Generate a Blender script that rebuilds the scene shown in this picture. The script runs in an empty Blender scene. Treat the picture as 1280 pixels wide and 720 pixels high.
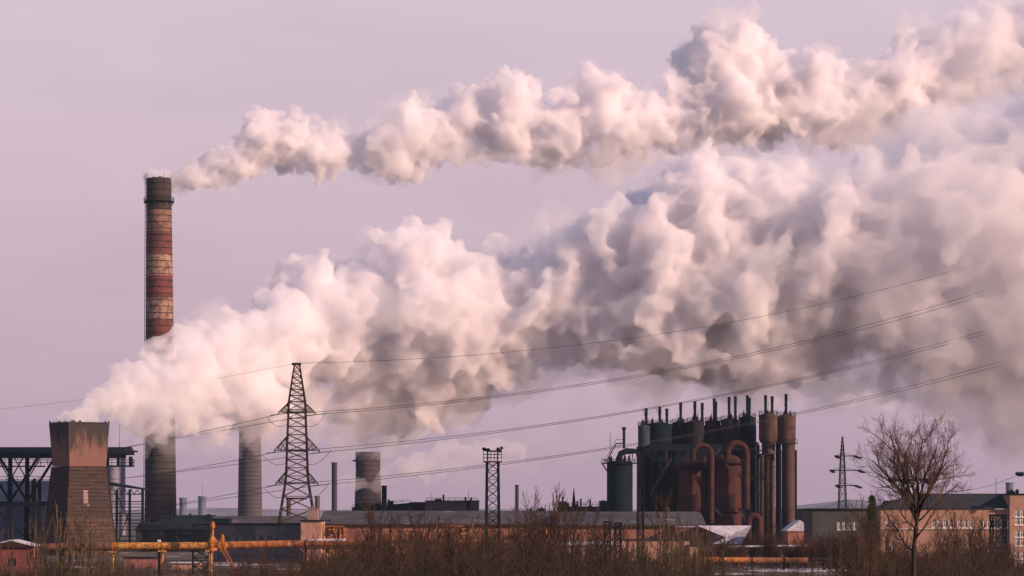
import bpy, bmesh, math, random
import numpy as np
from mathutils import Vector, Matrix, noise
R = math.radians
D = bpy.data
SC = bpy.context.scene
COL = SC.collection
rnd = random.Random(7)

# ---------------------------------------------------------------- camera
F = 3630.0          # focal length in photo pixels (1280 wide)
HY = 640.0          # picture row of the horizon
CH = 12.0           # camera height in metres
cam = D.objects.new('camera', D.cameras.new('camera'))
COL.objects.link(cam)
SC.camera = cam
cam.location = (0, 0, CH)
cam.rotation_euler = (R(90), 0, 0)
cam.data.sensor_width = 36
cam.data.lens = F / 1280 * 36
cam.data.shift_y = (HY - 360) / 1280
cam.data.clip_start = 1.0
cam.data.clip_end = 40000

# ---------------------------------------------------------------- sky
SUN_EL, SUN_AZ = 22.0, 117.0      # azimuth clockwise from +Y (straight ahead)
W = D.worlds.new('World'); SC.world = W
W.use_nodes = True
nt = W.node_tree; nt.nodes.clear()
N = nt.nodes.new; L = nt.links.new
out = N('ShaderNodeOutputWorld')
bg = N('ShaderNodeBackground'); bg.inputs['Strength'].default_value = 0.082
sky = N('ShaderNodeTexSky'); sky.sky_type = 'NISHITA'; sky.sun_disc = False
sky.sun_elevation = R(SUN_EL); sky.sun_rotation = R(SUN_AZ)
sky.air_density = 1.5; sky.dust_density = 3.0
tc = N('ShaderNodeTexCoord'); sep = N('ShaderNodeSeparateXYZ')
L(tc.outputs['Generated'], sep.inputs[0])
mr = N('ShaderNodeMapRange'); mr.inputs['From Min'].default_value = -0.05; mr.inputs['From Max'].default_value = 0.95
L(sep.outputs['Z'], mr.inputs['Value'])
cr = N('ShaderNodeValToRGB'); L(mr.outputs[0], cr.inputs[0])
S_ = 10.0
def stop(e, p, c):
    e.position = p; e.color = (c[0], c[1], c[2], 1)
stop(cr.color_ramp.elements[0], 0.0, (0.44, 0.30, 0.38))
stop(cr.color_ramp.elements[1], 1.0, (0.09, 0.17, 0.30))
for p, c in ((0.05, (0.51, 0.345, 0.435)), (0.10, (0.62, 0.43, 0.52)), (0.16, (0.695, 0.515, 0.61)), (0.23, (0.73, 0.575, 0.67)), (0.38, (0.40, 0.40, 0.56)), (0.60, (0.20, 0.235, 0.42))):
    stop(cr.color_ramp.elements.new(p), p, c)
# thin high cloud mottling of the sky
nz = N('ShaderNodeTexNoise'); nz.inputs['Scale'].default_value = 9; nz.inputs['Detail'].default_value = 4
mp = N('ShaderNodeMapping'); mp.inputs['Scale'].default_value = (1, 1, 3.5)
L(tc.outputs['Generated'], mp.inputs[0]); L(mp.outputs[0], nz.inputs['Vector'])
mn = N('ShaderNodeMapRange'); mn.inputs['From Min'].default_value = 0.3; mn.inputs['From Max'].default_value = 0.7
mn.inputs['To Min'].default_value = 9.4; mn.inputs['To Max'].default_value = 10.4
L(nz.outputs['Fac'], mn.inputs['Value'])
vm = N('ShaderNodeVectorMath'); vm.operation = 'SCALE'
L(cr.outputs[0], vm.inputs[0]); L(mn.outputs[0], vm.inputs['Scale'])
mx = N('ShaderNodeMixRGB'); mx.inputs['Fac'].default_value = 0.9
L(sky.outputs[0], mx.inputs['Color1']); L(vm.outputs[0], mx.inputs['Color2'])
L(mx.outputs[0], bg.inputs['Color']); L(bg.outputs[0], out.inputs['Surface'])

# ---------------------------------------------------------------- sun
sl = D.lights.new('sun', 'SUN'); sun = D.objects.new('sun', sl); COL.objects.link(sun)
sl.energy = 4.8; sl.angle = R(0.6); sl.color = (1.0, 0.65, 0.49)
_az, _el = R(SUN_AZ), R(SUN_EL)
sdir = Vector((math.sin(_az) * math.cos(_el), math.cos(_az) * math.cos(_el), math.sin(_el)))
sun.rotation_euler = sdir.to_track_quat('Z', 'Y').to_euler()
sun.location = (200, -100, 150)

SC.view_settings.view_transform = 'Standard'; SC.view_settings.look = 'None'
SC.view_settings.exposure = 0.3; SC.view_settings.gamma = 1.0
SC.view_settings.use_curve_mapping = False
cy = SC.cycles
cy.volume_bounces = 16; cy.max_bounces = 16; cy.diffuse_bounces = 3; cy.glossy_bounces = 2
cy.transparent_max_bounces = 48; cy.use_denoising = True
cy.sample_clamp_indirect = 6

# ---------------------------------------------------------------- helpers
def P(px, py, Y):
    """the point at distance Y ahead that the photo shows at pixel (px, py)"""
    return Vector(((px - 640) / F * Y, Y, CH + (HY - py) / F * Y))
def X(px, Y): return (px - 640) / F * Y
def Z(py, Y): return CH + (HY - py) / F * Y

def tag(o, label=None, cat=None, group=None, kind=None):
    if label: o['label'] = label
    if cat: o['category'] = cat
    if group: o['group'] = group
    if kind: o['kind'] = kind
    return o
def empty(name, loc, label, cat, group=None, rz=0):
    o = D.objects.new(name, None); COL.objects.link(o)
    o.location = loc; o.rotation_euler = (0, 0, rz); o.empty_display_size = 1
    return tag(o, label, cat, group)
def link_mesh(name, me, mat, parent=None, loc=None):
    me.materials.clear()
    if mat: me.materials.append(mat)
    o = D.objects.new(name, me); COL.objects.link(o)
    if parent: o.parent = parent
    if loc is not None: o.location = loc
    return o
class MB:
    """collects boxes, bars, tubes and lathes, then links them as one mesh object"""
    def __init__(s): s.v = []; s.f = []
    def add(s, vs, fs):
        n = len(s.v); s.v += [tuple(q) for q in vs]; s.f += [tuple(i + n for i in f) for f in fs]; return s
    def box(s, c, d, rz=0.0):
        x, y, z = d[0] / 2, d[1] / 2, d[2] / 2; ca, sa = math.cos(rz), math.sin(rz); vs = []
        for dz in (-z, z):
            for dx, dy in ((-x, -y), (x, -y), (x, y), (-x, y)):
                vs.append((c[0] + dx * ca - dy * sa, c[1] + dx * sa + dy * ca, c[2] + dz))
        return s.add(vs, [(3, 2, 1, 0), (4, 5, 6, 7), (0, 1, 5, 4), (1, 2, 6, 5), (2, 3, 7, 6), (3, 0, 4, 7)])
    def ab(s, a, b): # box from two corners
        return s.box([(a[i] + b[i]) / 2 for i in range(3)], [abs(b[i] - a[i]) for i in range(3)])
    def tube(s, pts, r, n=8, cap=True):
        pts = [Vector(p) for p in pts]
        rs = r if isinstance(r, (list, tuple)) else [r] * len(pts)
        rings = []; up = None
        for i, p in enumerate(pts):
            t = (pts[min(i + 1, len(pts) - 1)] - pts[max(i - 1, 0)])
            if t.length < 1e-6: t = Vector((0, 0, 1))
            t.normalize()
            if up is None:
                up = Vector((0, 0, 1)) if abs(t.z) < .9 else Vector((1, 0, 0))
            a = t.cross(up)
            if a.length < 1e-4: a = t.cross(Vector((0, 1, 0)))
            a.normalize(); b = a.cross(t).normalized(); up = b
            rings.append([p + (a * math.cos(k * 2 * math.pi / n + math.pi / n) + b * math.sin(k * 2 * math.pi / n + math.pi / n)) * rs[i] for k in range(n)])
        vs = [q for g in rings for q in g]; fs = []
        for i in range(len(pts) - 1):
            for k in range(n):
                k2 = (k + 1) % n
                fs.append((i * n + k, i * n + k2, (i + 1) * n + k2, (i + 1) * n + k))
        if cap:
            fs.append(tuple(range(n - 1, -1, -1))); fs.append(tuple((len(pts) - 1) * n + k for k in range(n)))
        return s.add(vs, fs)
    def bar(s, a, b, w): return s.tube([a, b], w * .707, 4)
    def lathe(s, c, prof, n=32, capb=True, capt=True, jit=None, sq=None):
        """profile = [(r, z)...]"""
        vs = []; fs = []
        for i, (r, z) in enumerate(prof):
            for k in range(n):
                a = k * 2 * math.pi / n
                dz = jit(k, i) if jit else 0
                vs.append((c[0] + r * math.cos(a), c[1] + r * math.sin(a), c[2] + z + dz))
        for i in range(len(prof) - 1):
            for k in range(n):
                k2 = (k + 1) % n
                fs.append((i * n + k, i * n + k2, (i + 1) * n + k2, (i + 1) * n + k))
        if capb: fs.append(tuple(range(n - 1, -1, -1)))
        if capt: fs.append(tuple((len(prof) - 1) * n + k for k in range(n)))
        return s.add(vs, fs)
    def quad(s, a, b, c, d): return s.add([a, b, c, d], [(0, 1, 2, 3)])
    def prism(s, poly, y0, y1, ax='y'):
        """closed outline [(x, z)...] extruded from y0 to y1 (or [(y, z)] along x)"""
        n = len(poly)
        vs = [((p[0], y0, p[1]) if ax == 'y' else (y0, p[0], p[1])) for p in poly] + [((p[0], y1, p[1]) if ax == 'y' else (y1, p[0], p[1])) for p in poly]
        fs = [tuple(range(n)), tuple(range(2 * n - 1, n - 1, -1))]
        for k in range(n):
            k2 = (k + 1) % n; fs.append((k, k + n, k2 + n, k2))
        return s.add(vs, fs)
    def rot(s, c, a):
        ca, sa = math.cos(a), math.sin(a)
        s.v = [(c[0] + (x - c[0]) * ca - (y - c[1]) * sa, c[1] + (x - c[0]) * sa + (y - c[1]) * ca, z) for x, y, z in s.v]; return s
    def build(s, name, mat, parent=None, smooth=False, org=None, recalc=True):
        o3 = Vector(org) if org is not None else (Vector(parent.get('_o', (0, 0, 0))) if parent else Vector((0, 0, 0)))
        me = D.meshes.new(name)
        me.from_pydata([(x - o3.x, y - o3.y, z - o3.z) for x, y, z in s.v], [], s.f)
        if recalc:
            bm = bmesh.new(); bm.from_mesh(me); bmesh.ops.recalc_face_normals(bm, faces=bm.faces); bm.to_mesh(me); bm.free()
        if smooth:
            me.polygons.foreach_set('use_smooth', [True] * len(me.polygons))
            me.set_sharp_from_angle(angle=R(40))
        me.update()
        o = link_mesh(name, me, mat, parent)
        if parent is None: o.location = o3
        if parent is not None and org is None: o['_o'] = list(o3)   # parts keep the thing's own origin
        return o

def thing(name, base, label, cat, group=None):
    """an empty at the thing's base; parts are built in world metres and stored relative to it"""
    o = empty(name, base, label, cat, group)
    o['_o'] = list(base); return o

def gm(name, c1, c2=None, scale=0.35, stretch=(1, 1, 0.3), rough=0.85, metal=0.0, lo=0.35, hi=0.65, c3=None, bump=0.0, s3=1.6, lo3=0.58, hi3=0.66, detail=5):
    """weathered surface: two colours mixed by noise in metres, with optional third-colour patches"""
    m = D.materials.new(name); m.use_nodes = True; n = m.node_tree; b = n.nodes['Principled BSDF']
    b.inputs['Roughness'].default_value = rough; b.inputs['Metallic'].default_value = metal
    b.inputs['Specular IOR Level'].default_value = 0.08
    if c2 is None: c2 = tuple(x * .6 for x in c1)
    t = n.nodes.new('ShaderNodeTexCoord'); mp = n.nodes.new('ShaderNodeMapping'); mp.inputs['Scale'].default_value = stretch
    n.links.new(t.outputs['Object'], mp.inputs[0])
    def nz(sc, lo, hi, c1o, c2v, seed):
        z = n.nodes.new('ShaderNodeTexNoise'); z.inputs['Scale'].default_value = sc; z.inputs['Detail'].default_value = detail; z.inputs['Roughness'].default_value = .65
        ad = n.nodes.new('ShaderNodeVectorMath'); ad.inputs[1].default_value = (seed, seed * 2, seed)
        n.links.new(mp.outputs[0], ad.inputs[0]); n.links.new(ad.outputs[0], z.inputs['Vector'])
        r = n.nodes.new('ShaderNodeMapRange'); r.inputs['From Min'].default_value = lo; r.inputs['From Max'].default_value = hi
        n.links.new(z.outputs['Fac'], r.inputs['Value'])
        mx = n.nodes.new('ShaderNodeMixRGB'); n.links.new(r.outputs[0], mx.inputs['Fac'])
        if isinstance(c1o, tuple): mx.inputs['Color1'].default_value = (*c1o, 1)
        else: n.links.new(c1o, mx.inputs['Color1'])
        mx.inputs['Color2'].default_value = (*c2v, 1)
        return mx.outputs[0], z
    c, z = nz(scale, lo, hi, tuple(c1), c2, 3.1)
    if c3: c, _ = nz(scale * s3, lo3, hi3, c, c3, 17.7)
    n.links.new(c, b.inputs['Base Color'])
    if bump:
        bp = n.nodes.new('ShaderNodeBump'); bp.inputs['Strength'].default_value = bump; bp.inputs['Distance'].default_value = .3
        n.links.new(z.outputs['Fac'], bp.inputs['Height']); n.links.new(bp.outputs[0], b.inputs['Normal'])
    return m

def brick_mat(name, c1, c2, mortar, bw=1.2, bh=0.4, dirt=(0.05, 0.04, 0.04), ds=0.12, dlo=.45, dhi=.75):
    m = D.materials.new(name); m.use_nodes = True; n = m.node_tree; b = n.nodes['Principled BSDF']
    b.inputs['Roughness'].default_value = .9; b.inputs['Specular IOR Level'].default_value = 0.08
    t = n.nodes.new('ShaderNodeTexCoord'); sp = n.nodes.new('ShaderNodeSeparateXYZ'); cb = n.nodes.new('ShaderNodeCombineXYZ')
    n.links.new(t.outputs['Object'], sp.inputs[0])
    a = n.nodes.new('ShaderNodeMath'); n.links.new(sp.outputs[0], a.inputs[0]); n.links.new(sp.outputs[1], a.inputs[1])
    n.links.new(a.outputs[0], cb.inputs[0]); n.links.new(sp.outputs[2], cb.inputs[1])
    br = n.nodes.new('ShaderNodeTexBrick'); br.inputs['Scale'].default_value = 1; br.inputs['Brick Width'].default_value = bw; br.inputs['Row Height'].default_value = bh
    br.inputs['Mortar Size'].default_value = .03; br.inputs['Color1'].default_value = (*c1, 1); br.inputs['Color2'].default_value = (*c2, 1); br.inputs['Mortar'].default_value = (*mortar, 1)
    n.links.new(cb.outputs[0], br.inputs['Vector'])
    z = n.nodes.new('ShaderNodeTexNoise'); z.inputs['Scale'].default_value = ds; z.inputs['Detail'].default_value = 8; z.inputs['Roughness'].default_value = .7
    n.links.new(t.outputs['Object'], z.inputs['Vector'])
    r = n.nodes.new('ShaderNodeMapRange'); r.inputs['From Min'].default_value = dlo; r.inputs['From Max'].default_value = dhi
    n.links.new(z.outputs['Fac'], r.inputs['Value'])
    mx = n.nodes.new('ShaderNodeMixRGB'); n.links.new(r.outputs[0], mx.inputs['Fac']); n.links.new(br.outputs['Color'], mx.inputs['Color1']); mx.inputs['Color2'].default_value = (*dirt, 1)
    n.links.new(mx.outputs[0], b.inputs['Base Color'])
    return m

STEEL = gm('dark_steel', (0.006, 0.014, 0.021), (0.012, 0.015, 0.019), .5, rough=.7)  # blue-green cast of the shadows is put into the steel colour
STEEL2 = gm('rusty_steel', (0.055, 0.028, 0.022), (0.025, 0.02, 0.02), .5)
STEELB = gm('sooty_plate', (0.007, 0.017, 0.025), (0.014, 0.021, 0.027), .25, c3=(0.03, 0.022, 0.021))
REDT = gm('red_oxide', (0.085, 0.032, 0.028), (0.03, 0.017, 0.018), .12, (1, 1, .5), c3=(0.024, 0.024, 0.028), s3=2.2, lo3=.56, hi3=.68)
RUSTP = gm('rust_pipe', (0.34, 0.12, 0.05), (0.13, 0.05, 0.03), .6, (1, 1, 1), c3=(0.45, 0.3, 0.22), s3=2)
YEL = gm('yellow_pipe', (0.60, 0.32, 0.085), (0.38, 0.16, 0.05), .7, (1, 1, 1.5), c3=(0.10, 0.045, 0.025), s3=3.4, lo3=.50, hi3=.62)
ORANGE = gm('orange_rust', (0.55, 0.22, 0.06), (0.2, 0.07, 0.03), 1.2, (1, 1, 1))
BRICK = brick_mat('brick', (0.40, 0.17, 0.11), (0.32, 0.13, 0.085), (0.25, 0.16, 0.12), dirt=(0.12, 0.06, 0.05), dlo=.5, dhi=.72)
BRICKP = brick_mat('pale_brick', (0.50, 0.30, 0.21), (0.42, 0.24, 0.17), (0.35, 0.24, 0.18), dirt=(0.2, 0.12, 0.09))
CONC = gm('concrete', (0.34, 0.25, 0.22), (0.2, 0.15, 0.14), .3, (1, 1, .4), c3=(0.1, 0.08, 0.08))
DCONC = gm('sooty_concrete', (0.035, 0.042, 0.048), (0.018, 0.024, 0.03), .2, c3=(0.07, 0.055, 0.05))
ROOFG = gm('grey_roof', (0.10, 0.095, 0.105), (0.05, 0.05, 0.056), .08, (1, 1, 1), c3=(0.3, 0.27, 0.3), s3=3, lo3=.6, hi3=.75)
ROOFD = gm('tar_roof', (0.014, 0.026, 0.03), (0.009, 0.016, 0.02), .3, (1, 1, 1))
SNOW = gm('snow', (0.62, 0.60, 0.66), (0.4, 0.38, 0.43), .8, (1, 1, 1), rough=.7)
WHITE = gm('white_frame', (0.8, 0.76, 0.72), (0.62, 0.57, 0.53), 2)
BARK = gm('bark', (0.045, 0.034, 0.028), (0.026, 0.021, 0.019), 2)
TWIG = gm('twig', (0.062, 0.042, 0.031), (0.04, 0.032, 0.024), .3, (1, 1, 1))
TWIGP = gm('pale_twig', (0.13, 0.10, 0.065), (0.07, 0.055, 0.035), .3, (1, 1, 1))
TWIGR = gm('red_twig', (0.085, 0.042, 0.032), (0.055, 0.035, 0.028), .3, (1, 1, 1))
WIRE = gm('cable', (0.02, 0.02, 0.022), (0.03, 0.03, 0.03), rough=.6)
def glass(name, c=(0.03, 0.035, 0.045)):
    m = D.materials.new(name); m.use_nodes = True; b = m.node_tree.nodes['Principled BSDF']
    b.inputs['Base Color'].default_value = (*c, 1); b.inputs['Roughness'].default_value = .12; b.inputs['Specular IOR Level'].default_value = .6
    return m
GLASS = glass('window_glass')

def holes_wall(mb, u0, u1, z0, z1, holes, T, thick=0.4):
    """upright wall with real openings; T maps (u, v, z) to world, v = depth behind the face"""
    us = sorted({u0, u1, *[h[0] for h in holes], *[h[1] for h in holes]})
    zs = sorted({z0, z1, *[h[2] for h in holes], *[h[3] for h in holes]})
    for j in range(len(zs) - 1):
        run = None
        for i in range(len(us) - 1):
            cu, cz = (us[i] + us[i + 1]) / 2, (zs[j] + zs[j + 1]) / 2
            solid = not any(h[0] < cu < h[1] and h[2] < cz < h[3] for h in holes)
            if solid and run is None: run = us[i]
            if run is not None and (not solid or i == len(us) - 2):
                e = us[i + 1] if solid else us[i]
                c = [(run, 0, zs[j]), (e, 0, zs[j]), (e, thick, zs[j]), (run, thick, zs[j]), (run, 0, zs[j + 1]), (e, 0, zs[j + 1]), (e, thick, zs[j + 1]), (run, thick, zs[j + 1])]
                mb.add([T(*q) for q in c], [(3, 2, 1, 0), (4, 5, 6, 7), (0, 1, 5, 4), (1, 2, 6, 5), (2, 3, 7, 6), (3, 0, 4, 7)])
                run = None
def tbox(mb, a, b, T):
    c = [(a[0], a[1], a[2]), (b[0], a[1], a[2]), (b[0], b[1], a[2]), (a[0], b[1], a[2]), (a[0], a[1], b[2]), (b[0], a[1], b[2]), (b[0], b[1], b[2]), (a[0], b[1], b[2])]
    mb.add([T(*q) for q in c], [(3, 2, 1, 0), (4, 5, 6, 7), (0, 1, 5, 4), (1, 2, 6, 5), (2, 3, 7, 6), (3, 0, 4, 7)])
def window(parent, h, T, nm=2, nz=2, fw=0.15, frame=None, pane=None):
    u0, u1, z0, z1 = h; m = MB()
    tbox(m, (u0, .12, z0), (u1, .22, z0 + fw), T); tbox(m, (u0, .12, z1 - fw), (u1, .22, z1), T)
    for i in range(nm + 1):
        u = u0 + (u1 - u0 - fw) * i / nm; tbox(m, (u, .12, z0 + fw), (u + fw, .22, z1 - fw), T)
    for j in range(1, nz):
        z = z0 + (z1 - z0) * (j / nz if nz > 2 else .66); tbox(m, (u0 + fw, .13, z), (u1 - fw, .21, z + fw * .8), T)
    f = m.build('window', frame or WHITE, parent)
    g = MB(); tbox(g, (u0 + .02, .17, z0 + .02), (u1 - .02, .19, z1 - .02), T)
    g.build('pane', pane or GLASS, f, org=parent['_o'])
    return f

def lattice(legs, br, c, lev, lt, bt, ang=0.0, nb=None, kpat='X'):
    """four-legged lattice: lev = [(z, half_x, half_y)...], legs and braces go to two collectors"""
    ca, sa = math.cos(ang), math.sin(ang)
    def cor(i, l):
        z, a, b = l; sx, sy = ((-1, -1), (1, -1), (1, 1), (-1, 1))[i]
        return Vector((c[0] + sx * a * ca - sy * b * sa, c[1] + sx * a * sa + sy * b * ca, z))
    for i in range(4): legs.tube([cor(i, l) for l in lev], lt * .707, 4)
    for j in range(len(lev) - 1):
        for i in range(4):
            k = (i + 1) % 4; a0, a1, b0, b1 = cor(i, lev[j]), cor(i, lev[j + 1]), cor(k, lev[j]), cor(k, lev[j + 1])
            br.bar(a0, b1, bt)
            if kpat == 'X': br.bar(b0, a1, bt)
            br.bar(a1, b1, bt)
def subdiv(lev, n):
    out = []
    for j in range(len(lev) - 1):
        k = n[j] if isinstance(n, list) else n
        for i in range(k): out.append(tuple(lev[j][q] + (lev[j + 1][q] - lev[j][q]) * i / k for q in range(3)))
    return out + [lev[-1]]
def rail(mb, pts, h=1.1, w=.07, step=2.0, rails=(1.0, .5)):
    for a, b in zip(pts[:-1], pts[1:]):
        a, b = Vector(a), Vector(b); n = max(1, int((b - a).length / step))
        for q in rails: mb.bar(a + Vector((0, 0, h * q)), b + Vector((0, 0, h * q)), w)
        for i in range(n + 1):
            p = a.lerp(b, i / n); mb.bar(p, p + Vector((0, 0, h)), w)
def sag(a, b, d, n=24):
    a, b = Vector(a), Vector(b)
    return [a.lerp(b, i / n) - Vector((0, 0, d * 4 * (i / n) * (1 - i / n))) for i in range(n + 1)]
# ---------------------------------------------------------------- smoke plumes
def vol_mat(name, dens, color=(1, 1, 1), aniso=0.0, absorb=None):
    m = D.materials.new(name); m.use_nodes = True
    n = m.node_tree; n.nodes.clear()
    o = n.nodes.new('ShaderNodeOutputMaterial')
    v = n.nodes.new('ShaderNodeVolumePrincipled')
    v.inputs['Color'].default_value = (*color, 1); v.inputs['Density'].default_value = dens
    v.inputs['Anisotropy'].default_value = aniso
    n.links.new(v.outputs[0], o.inputs['Volume'])
    m.cycles.homogeneous_volume = True
    return m

def interp(pts, x):
    xs = [p[0] for p in pts]; ys = [p[1] for p in pts]
    return float(np.interp(x, xs, ys))

ICO = None
def ico_arrays(sub=2):
    bm = bmesh.new(); bmesh.ops.create_icosphere(bm, subdivisions=sub, radius=1)
    v = np.array([q.co[:] for q in bm.verts]); f = np.array([[q.index for q in t.verts] for t in bm.faces])
    bm.free(); return v, f
IV, IF_ = ico_arrays(2)

def balls_mesh(name, balls):
    n = len(balls); c = np.array([b[0] for b in balls]); r = np.array([b[1] for b in balls])
    v = (IV[None] * r[:, None, None] + c[:, None, :]).reshape(-1, 3)
    f = (IF_[None] + (np.arange(n) * len(IV))[:, None, None]).reshape(-1, 3)
    me = D.meshes.new(name)
    me.vertices.add(len(v)); me.vertices.foreach_set('co', v.ravel())
    me.loops.add(f.size); me.loops.foreach_set('vertex_index', f.ravel())
    me.polygons.add(len(f)); me.polygons.foreach_set('loop_start', np.arange(0, f.size, 3))
    me.update(calc_edges=True)
    return me

def billow_mesh(name, balls, voxel, scales, warp=((19, 9), (8, 3.2), (3, 1.1))):
    """union of balls, skinned by a voxel remesh and billowed by cell noise of falling size"""
    me = balls_mesh(name + '_src', balls)
    o = D.objects.new(name + '_src', me); COL.objects.link(o)
    m = o.modifiers.new('r', 'REMESH'); m.mode = 'VOXEL'; m.voxel_size = voxel; m.adaptivity = 0
    for q, (size, strength) in enumerate(warp):
        t = D.textures.new('curl', 'CLOUDS'); t.cloud_type = 'COLOR'; t.noise_depth = 2; t.noise_scale = size; t.contrast = 1.4
        m = o.modifiers.new('w%d' % q, 'DISPLACE'); m.texture = t; m.texture_coords = 'GLOBAL'; m.direction = 'RGB_TO_XYZ'; m.space = 'GLOBAL'; m.strength = strength; m.mid_level = .5
    sm = o.modifiers.new('s', 'SMOOTH'); sm.iterations = 1
    for i, (size, strength) in enumerate(scales):
        t = D.textures.new('billow', 'VORONOI'); t.distance_metric = 'DISTANCE_SQUARED'
        if i == 0: t = D.textures.new('sway', 'CLOUDS'); t.noise_depth = 3
        t.noise_scale = size
        if i: t.noise_intensity = 2.2
        m = o.modifiers.new('d%d' % i, 'DISPLACE'); m.texture = t; m.texture_coords = 'GLOBAL'
        m.strength = -strength; m.mid_level = 0.35 if i else 0.5
    m = o.modifiers.new('r2', 'REMESH'); m.mode = 'VOXEL'; m.voxel_size = voxel * 0.9; m.adaptivity = 0
    dg = bpy.context.evaluated_depsgraph_get()
    res = D.meshes.new_from_object(o.evaluated_get(dg))
    D.objects.remove(o); D.meshes.remove(me)
    return res

def plume_balls(top, bot, Yf, depth=0.8, seed=1, rmin=2.0, fr=(0.36, 0.62), kids=7, step=0.5, fill=2, rmax=26, kr=(.25, .55), lo=1.0):
    """puffs (centre, radius) filling the outline between two edges given in photo pixels"""
    g = random.Random(seed); balls = []
    x0, x1 = top[0][0], top[-1][0]; x = x0
    def sprout(c, r, n, level):
        for k in range(n):
            d = Vector((g.gauss(0, 1), g.gauss(-0.25, 1), g.gauss(0.2, 1))).normalized()
            rr = r * g.uniform(*kr)
            q = c + d * (r * g.uniform(.75, 1.0))
            balls.append((q, rr))
            if level < 2 and rr > 1.6: sprout(q, rr, 4 if r < 12 else 3, level + 1)
    while x <= x1:
        Y = Yf(x); s = F / Y
        zt, zb = Z(interp(top, x), Y), Z(interp(bot, x), Y)
        h = max((zt - zb) / 2, rmin * 0.6); zc = (zt + zb) / 2; xm = X(x, Y)
        first = []
        for side in (1, -1):                       # puffs that touch the two edges
            r = max(min(h * g.uniform(*fr) * (1 if side > 0 else lo), rmax), rmin)
            first.append((Vector((xm + g.uniform(-.2, .2) * r, Y + g.uniform(-.5, .35) * h * depth, zc + side * max(h - r * 1.12, 0))), r))
        for k in range(fill):
            r = max(min(h * g.uniform(*fr), rmax), rmin)
            a = g.uniform(0, 2 * math.pi); q = math.sqrt(g.random()) * max(h - r * 1.1, 0)
            first.append((Vector((xm + g.uniform(-.4, .4) * h * 0.5, Y + (-1 if g.random() < .65 else 1) * abs(math.cos(a)) * q * depth, zc + math.sin(a) * q)), r))
        balls += first
        for c, r in first: sprout(c, r, kids, 1)
        x += max(min(h, 22) * step * s, 4)
    return balls

SM = (0.989, 0.984, 0.997)
def lin(a, b, x0, x1):
    return lambda x: a + (b - a) * min(max((x - x0) / (x1 - x0), 0), 1)

# the plume from the tall chimney
T1 = [(208, 214), (235, 200), (270, 184), (300, 180), (330, 136), (380, 142), (420, 160), (440, 165), (475, 146), (500, 140), (515, 118), (560, 128), (600, 100), (622, 76), (645, 82), (665, 120), (700, 128), (735, 82), (760, 74), (795, 88), (815, 128), (845, 118), (865, 80), (885, 42), (910, 22), (945, 26), (965, 56), (1000, 68), (1050, 66), (1075, 60), (1110, 78), (1140, 40), (1190, 10), (1250, 0), (1340, -20), (1500, -60)]
B1 = [(208, 236), (250, 240), (300, 236), (325, 216), (350, 206), (385, 224), (410, 232), (430, 212), (470, 224), (500, 228), (540, 214), (570, 210), (620, 208), (690, 216), (740, 208), (800, 208), (840, 196), (880, 186), (960, 184), (1040, 188), (1120, 176), (1170, 156), (1220, 124), (1300, 104), (1500, 80)]
T1 = [(192, 221), (203, 216)] + T1[1:]; B1 = [(192, 226), (215, 236)] + B1[1:]
FINE = ((20, 3), (9, 3.0), (4.6, 1.6), (2.4, .9), (1.5, .45))
def pxof(c): return 640 + c.x * F / c.y
def pick(balls, ramp, seed, grow=1.0, rmin=0, shift=(0, 0, 0), jit=0):
    """keep a ball with a chance that follows ramp = [(photo x, chance)...]"""
    g = random.Random(seed); out = []
    for c, r in balls:
        if r < rmin: continue
        if g.random() < interp(ramp, pxof(c)): out.append((c + Vector(shift) + Vector((g.gauss(0, jit), 0, g.gauss(0, jit))) * r, r * grow))
    return out
def smoke_part(name, balls, voxel, scales, dens, parent, col=SM, warp=((19, 9), (8, 3.2), (3, 1.1))):
    return link_mesh(name, billow_mesh(name, balls, voxel, scales, warp), vol_mat(name, dens, col), parent)
b1 = plume_balls(T1, B1, lin(1212, 1330, 215, 1280), seed=3, rmin=1.6, depth=0.9, lo=.6, fill=3)
p1 = empty('smoke_plume', (X(200, 1212), 1212, Z(224, 1212)), 'upper smoke plume trailing right from the top of the tall banded chimney', 'smoke')
def at0(o): o.location = -o.parent.location; return o
at0(smoke_part('dense_smoke', pick(b1, [(285, 0), (330, 1), (900, 1), (1100, .15), (1200, 0)], 1), .95, FINE, .27, p1))
at0(smoke_part('wispy_start', pick(b1, [(190, 1), (330, .9), (380, 0)], 2, 1.05, 0, (0, 0, 0), .3), .8, ((10, 5), (5, 3), (2.4, 1.5), (1.4, .6)), .26, p1, warp=((9, 4), (4, 2.5), (2, 1.2))))
at0(smoke_part('soft_end', pick(b1, [(880, 0), (1000, .8), (1500, 1)], 3, 1.08, 2), 1.3, ((26, 6), (11, 5), (5, 2.8), (3, 1.4)), .12, p1))
at0(smoke_part('thin_smoke', pick(b1, [(250, .4), (1280, .4)], 4, 1.15, 2, (0, 0, -3), .5), 1.2, ((14, 12), (6, 6), (3, 3)), .05, p1))

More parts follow.
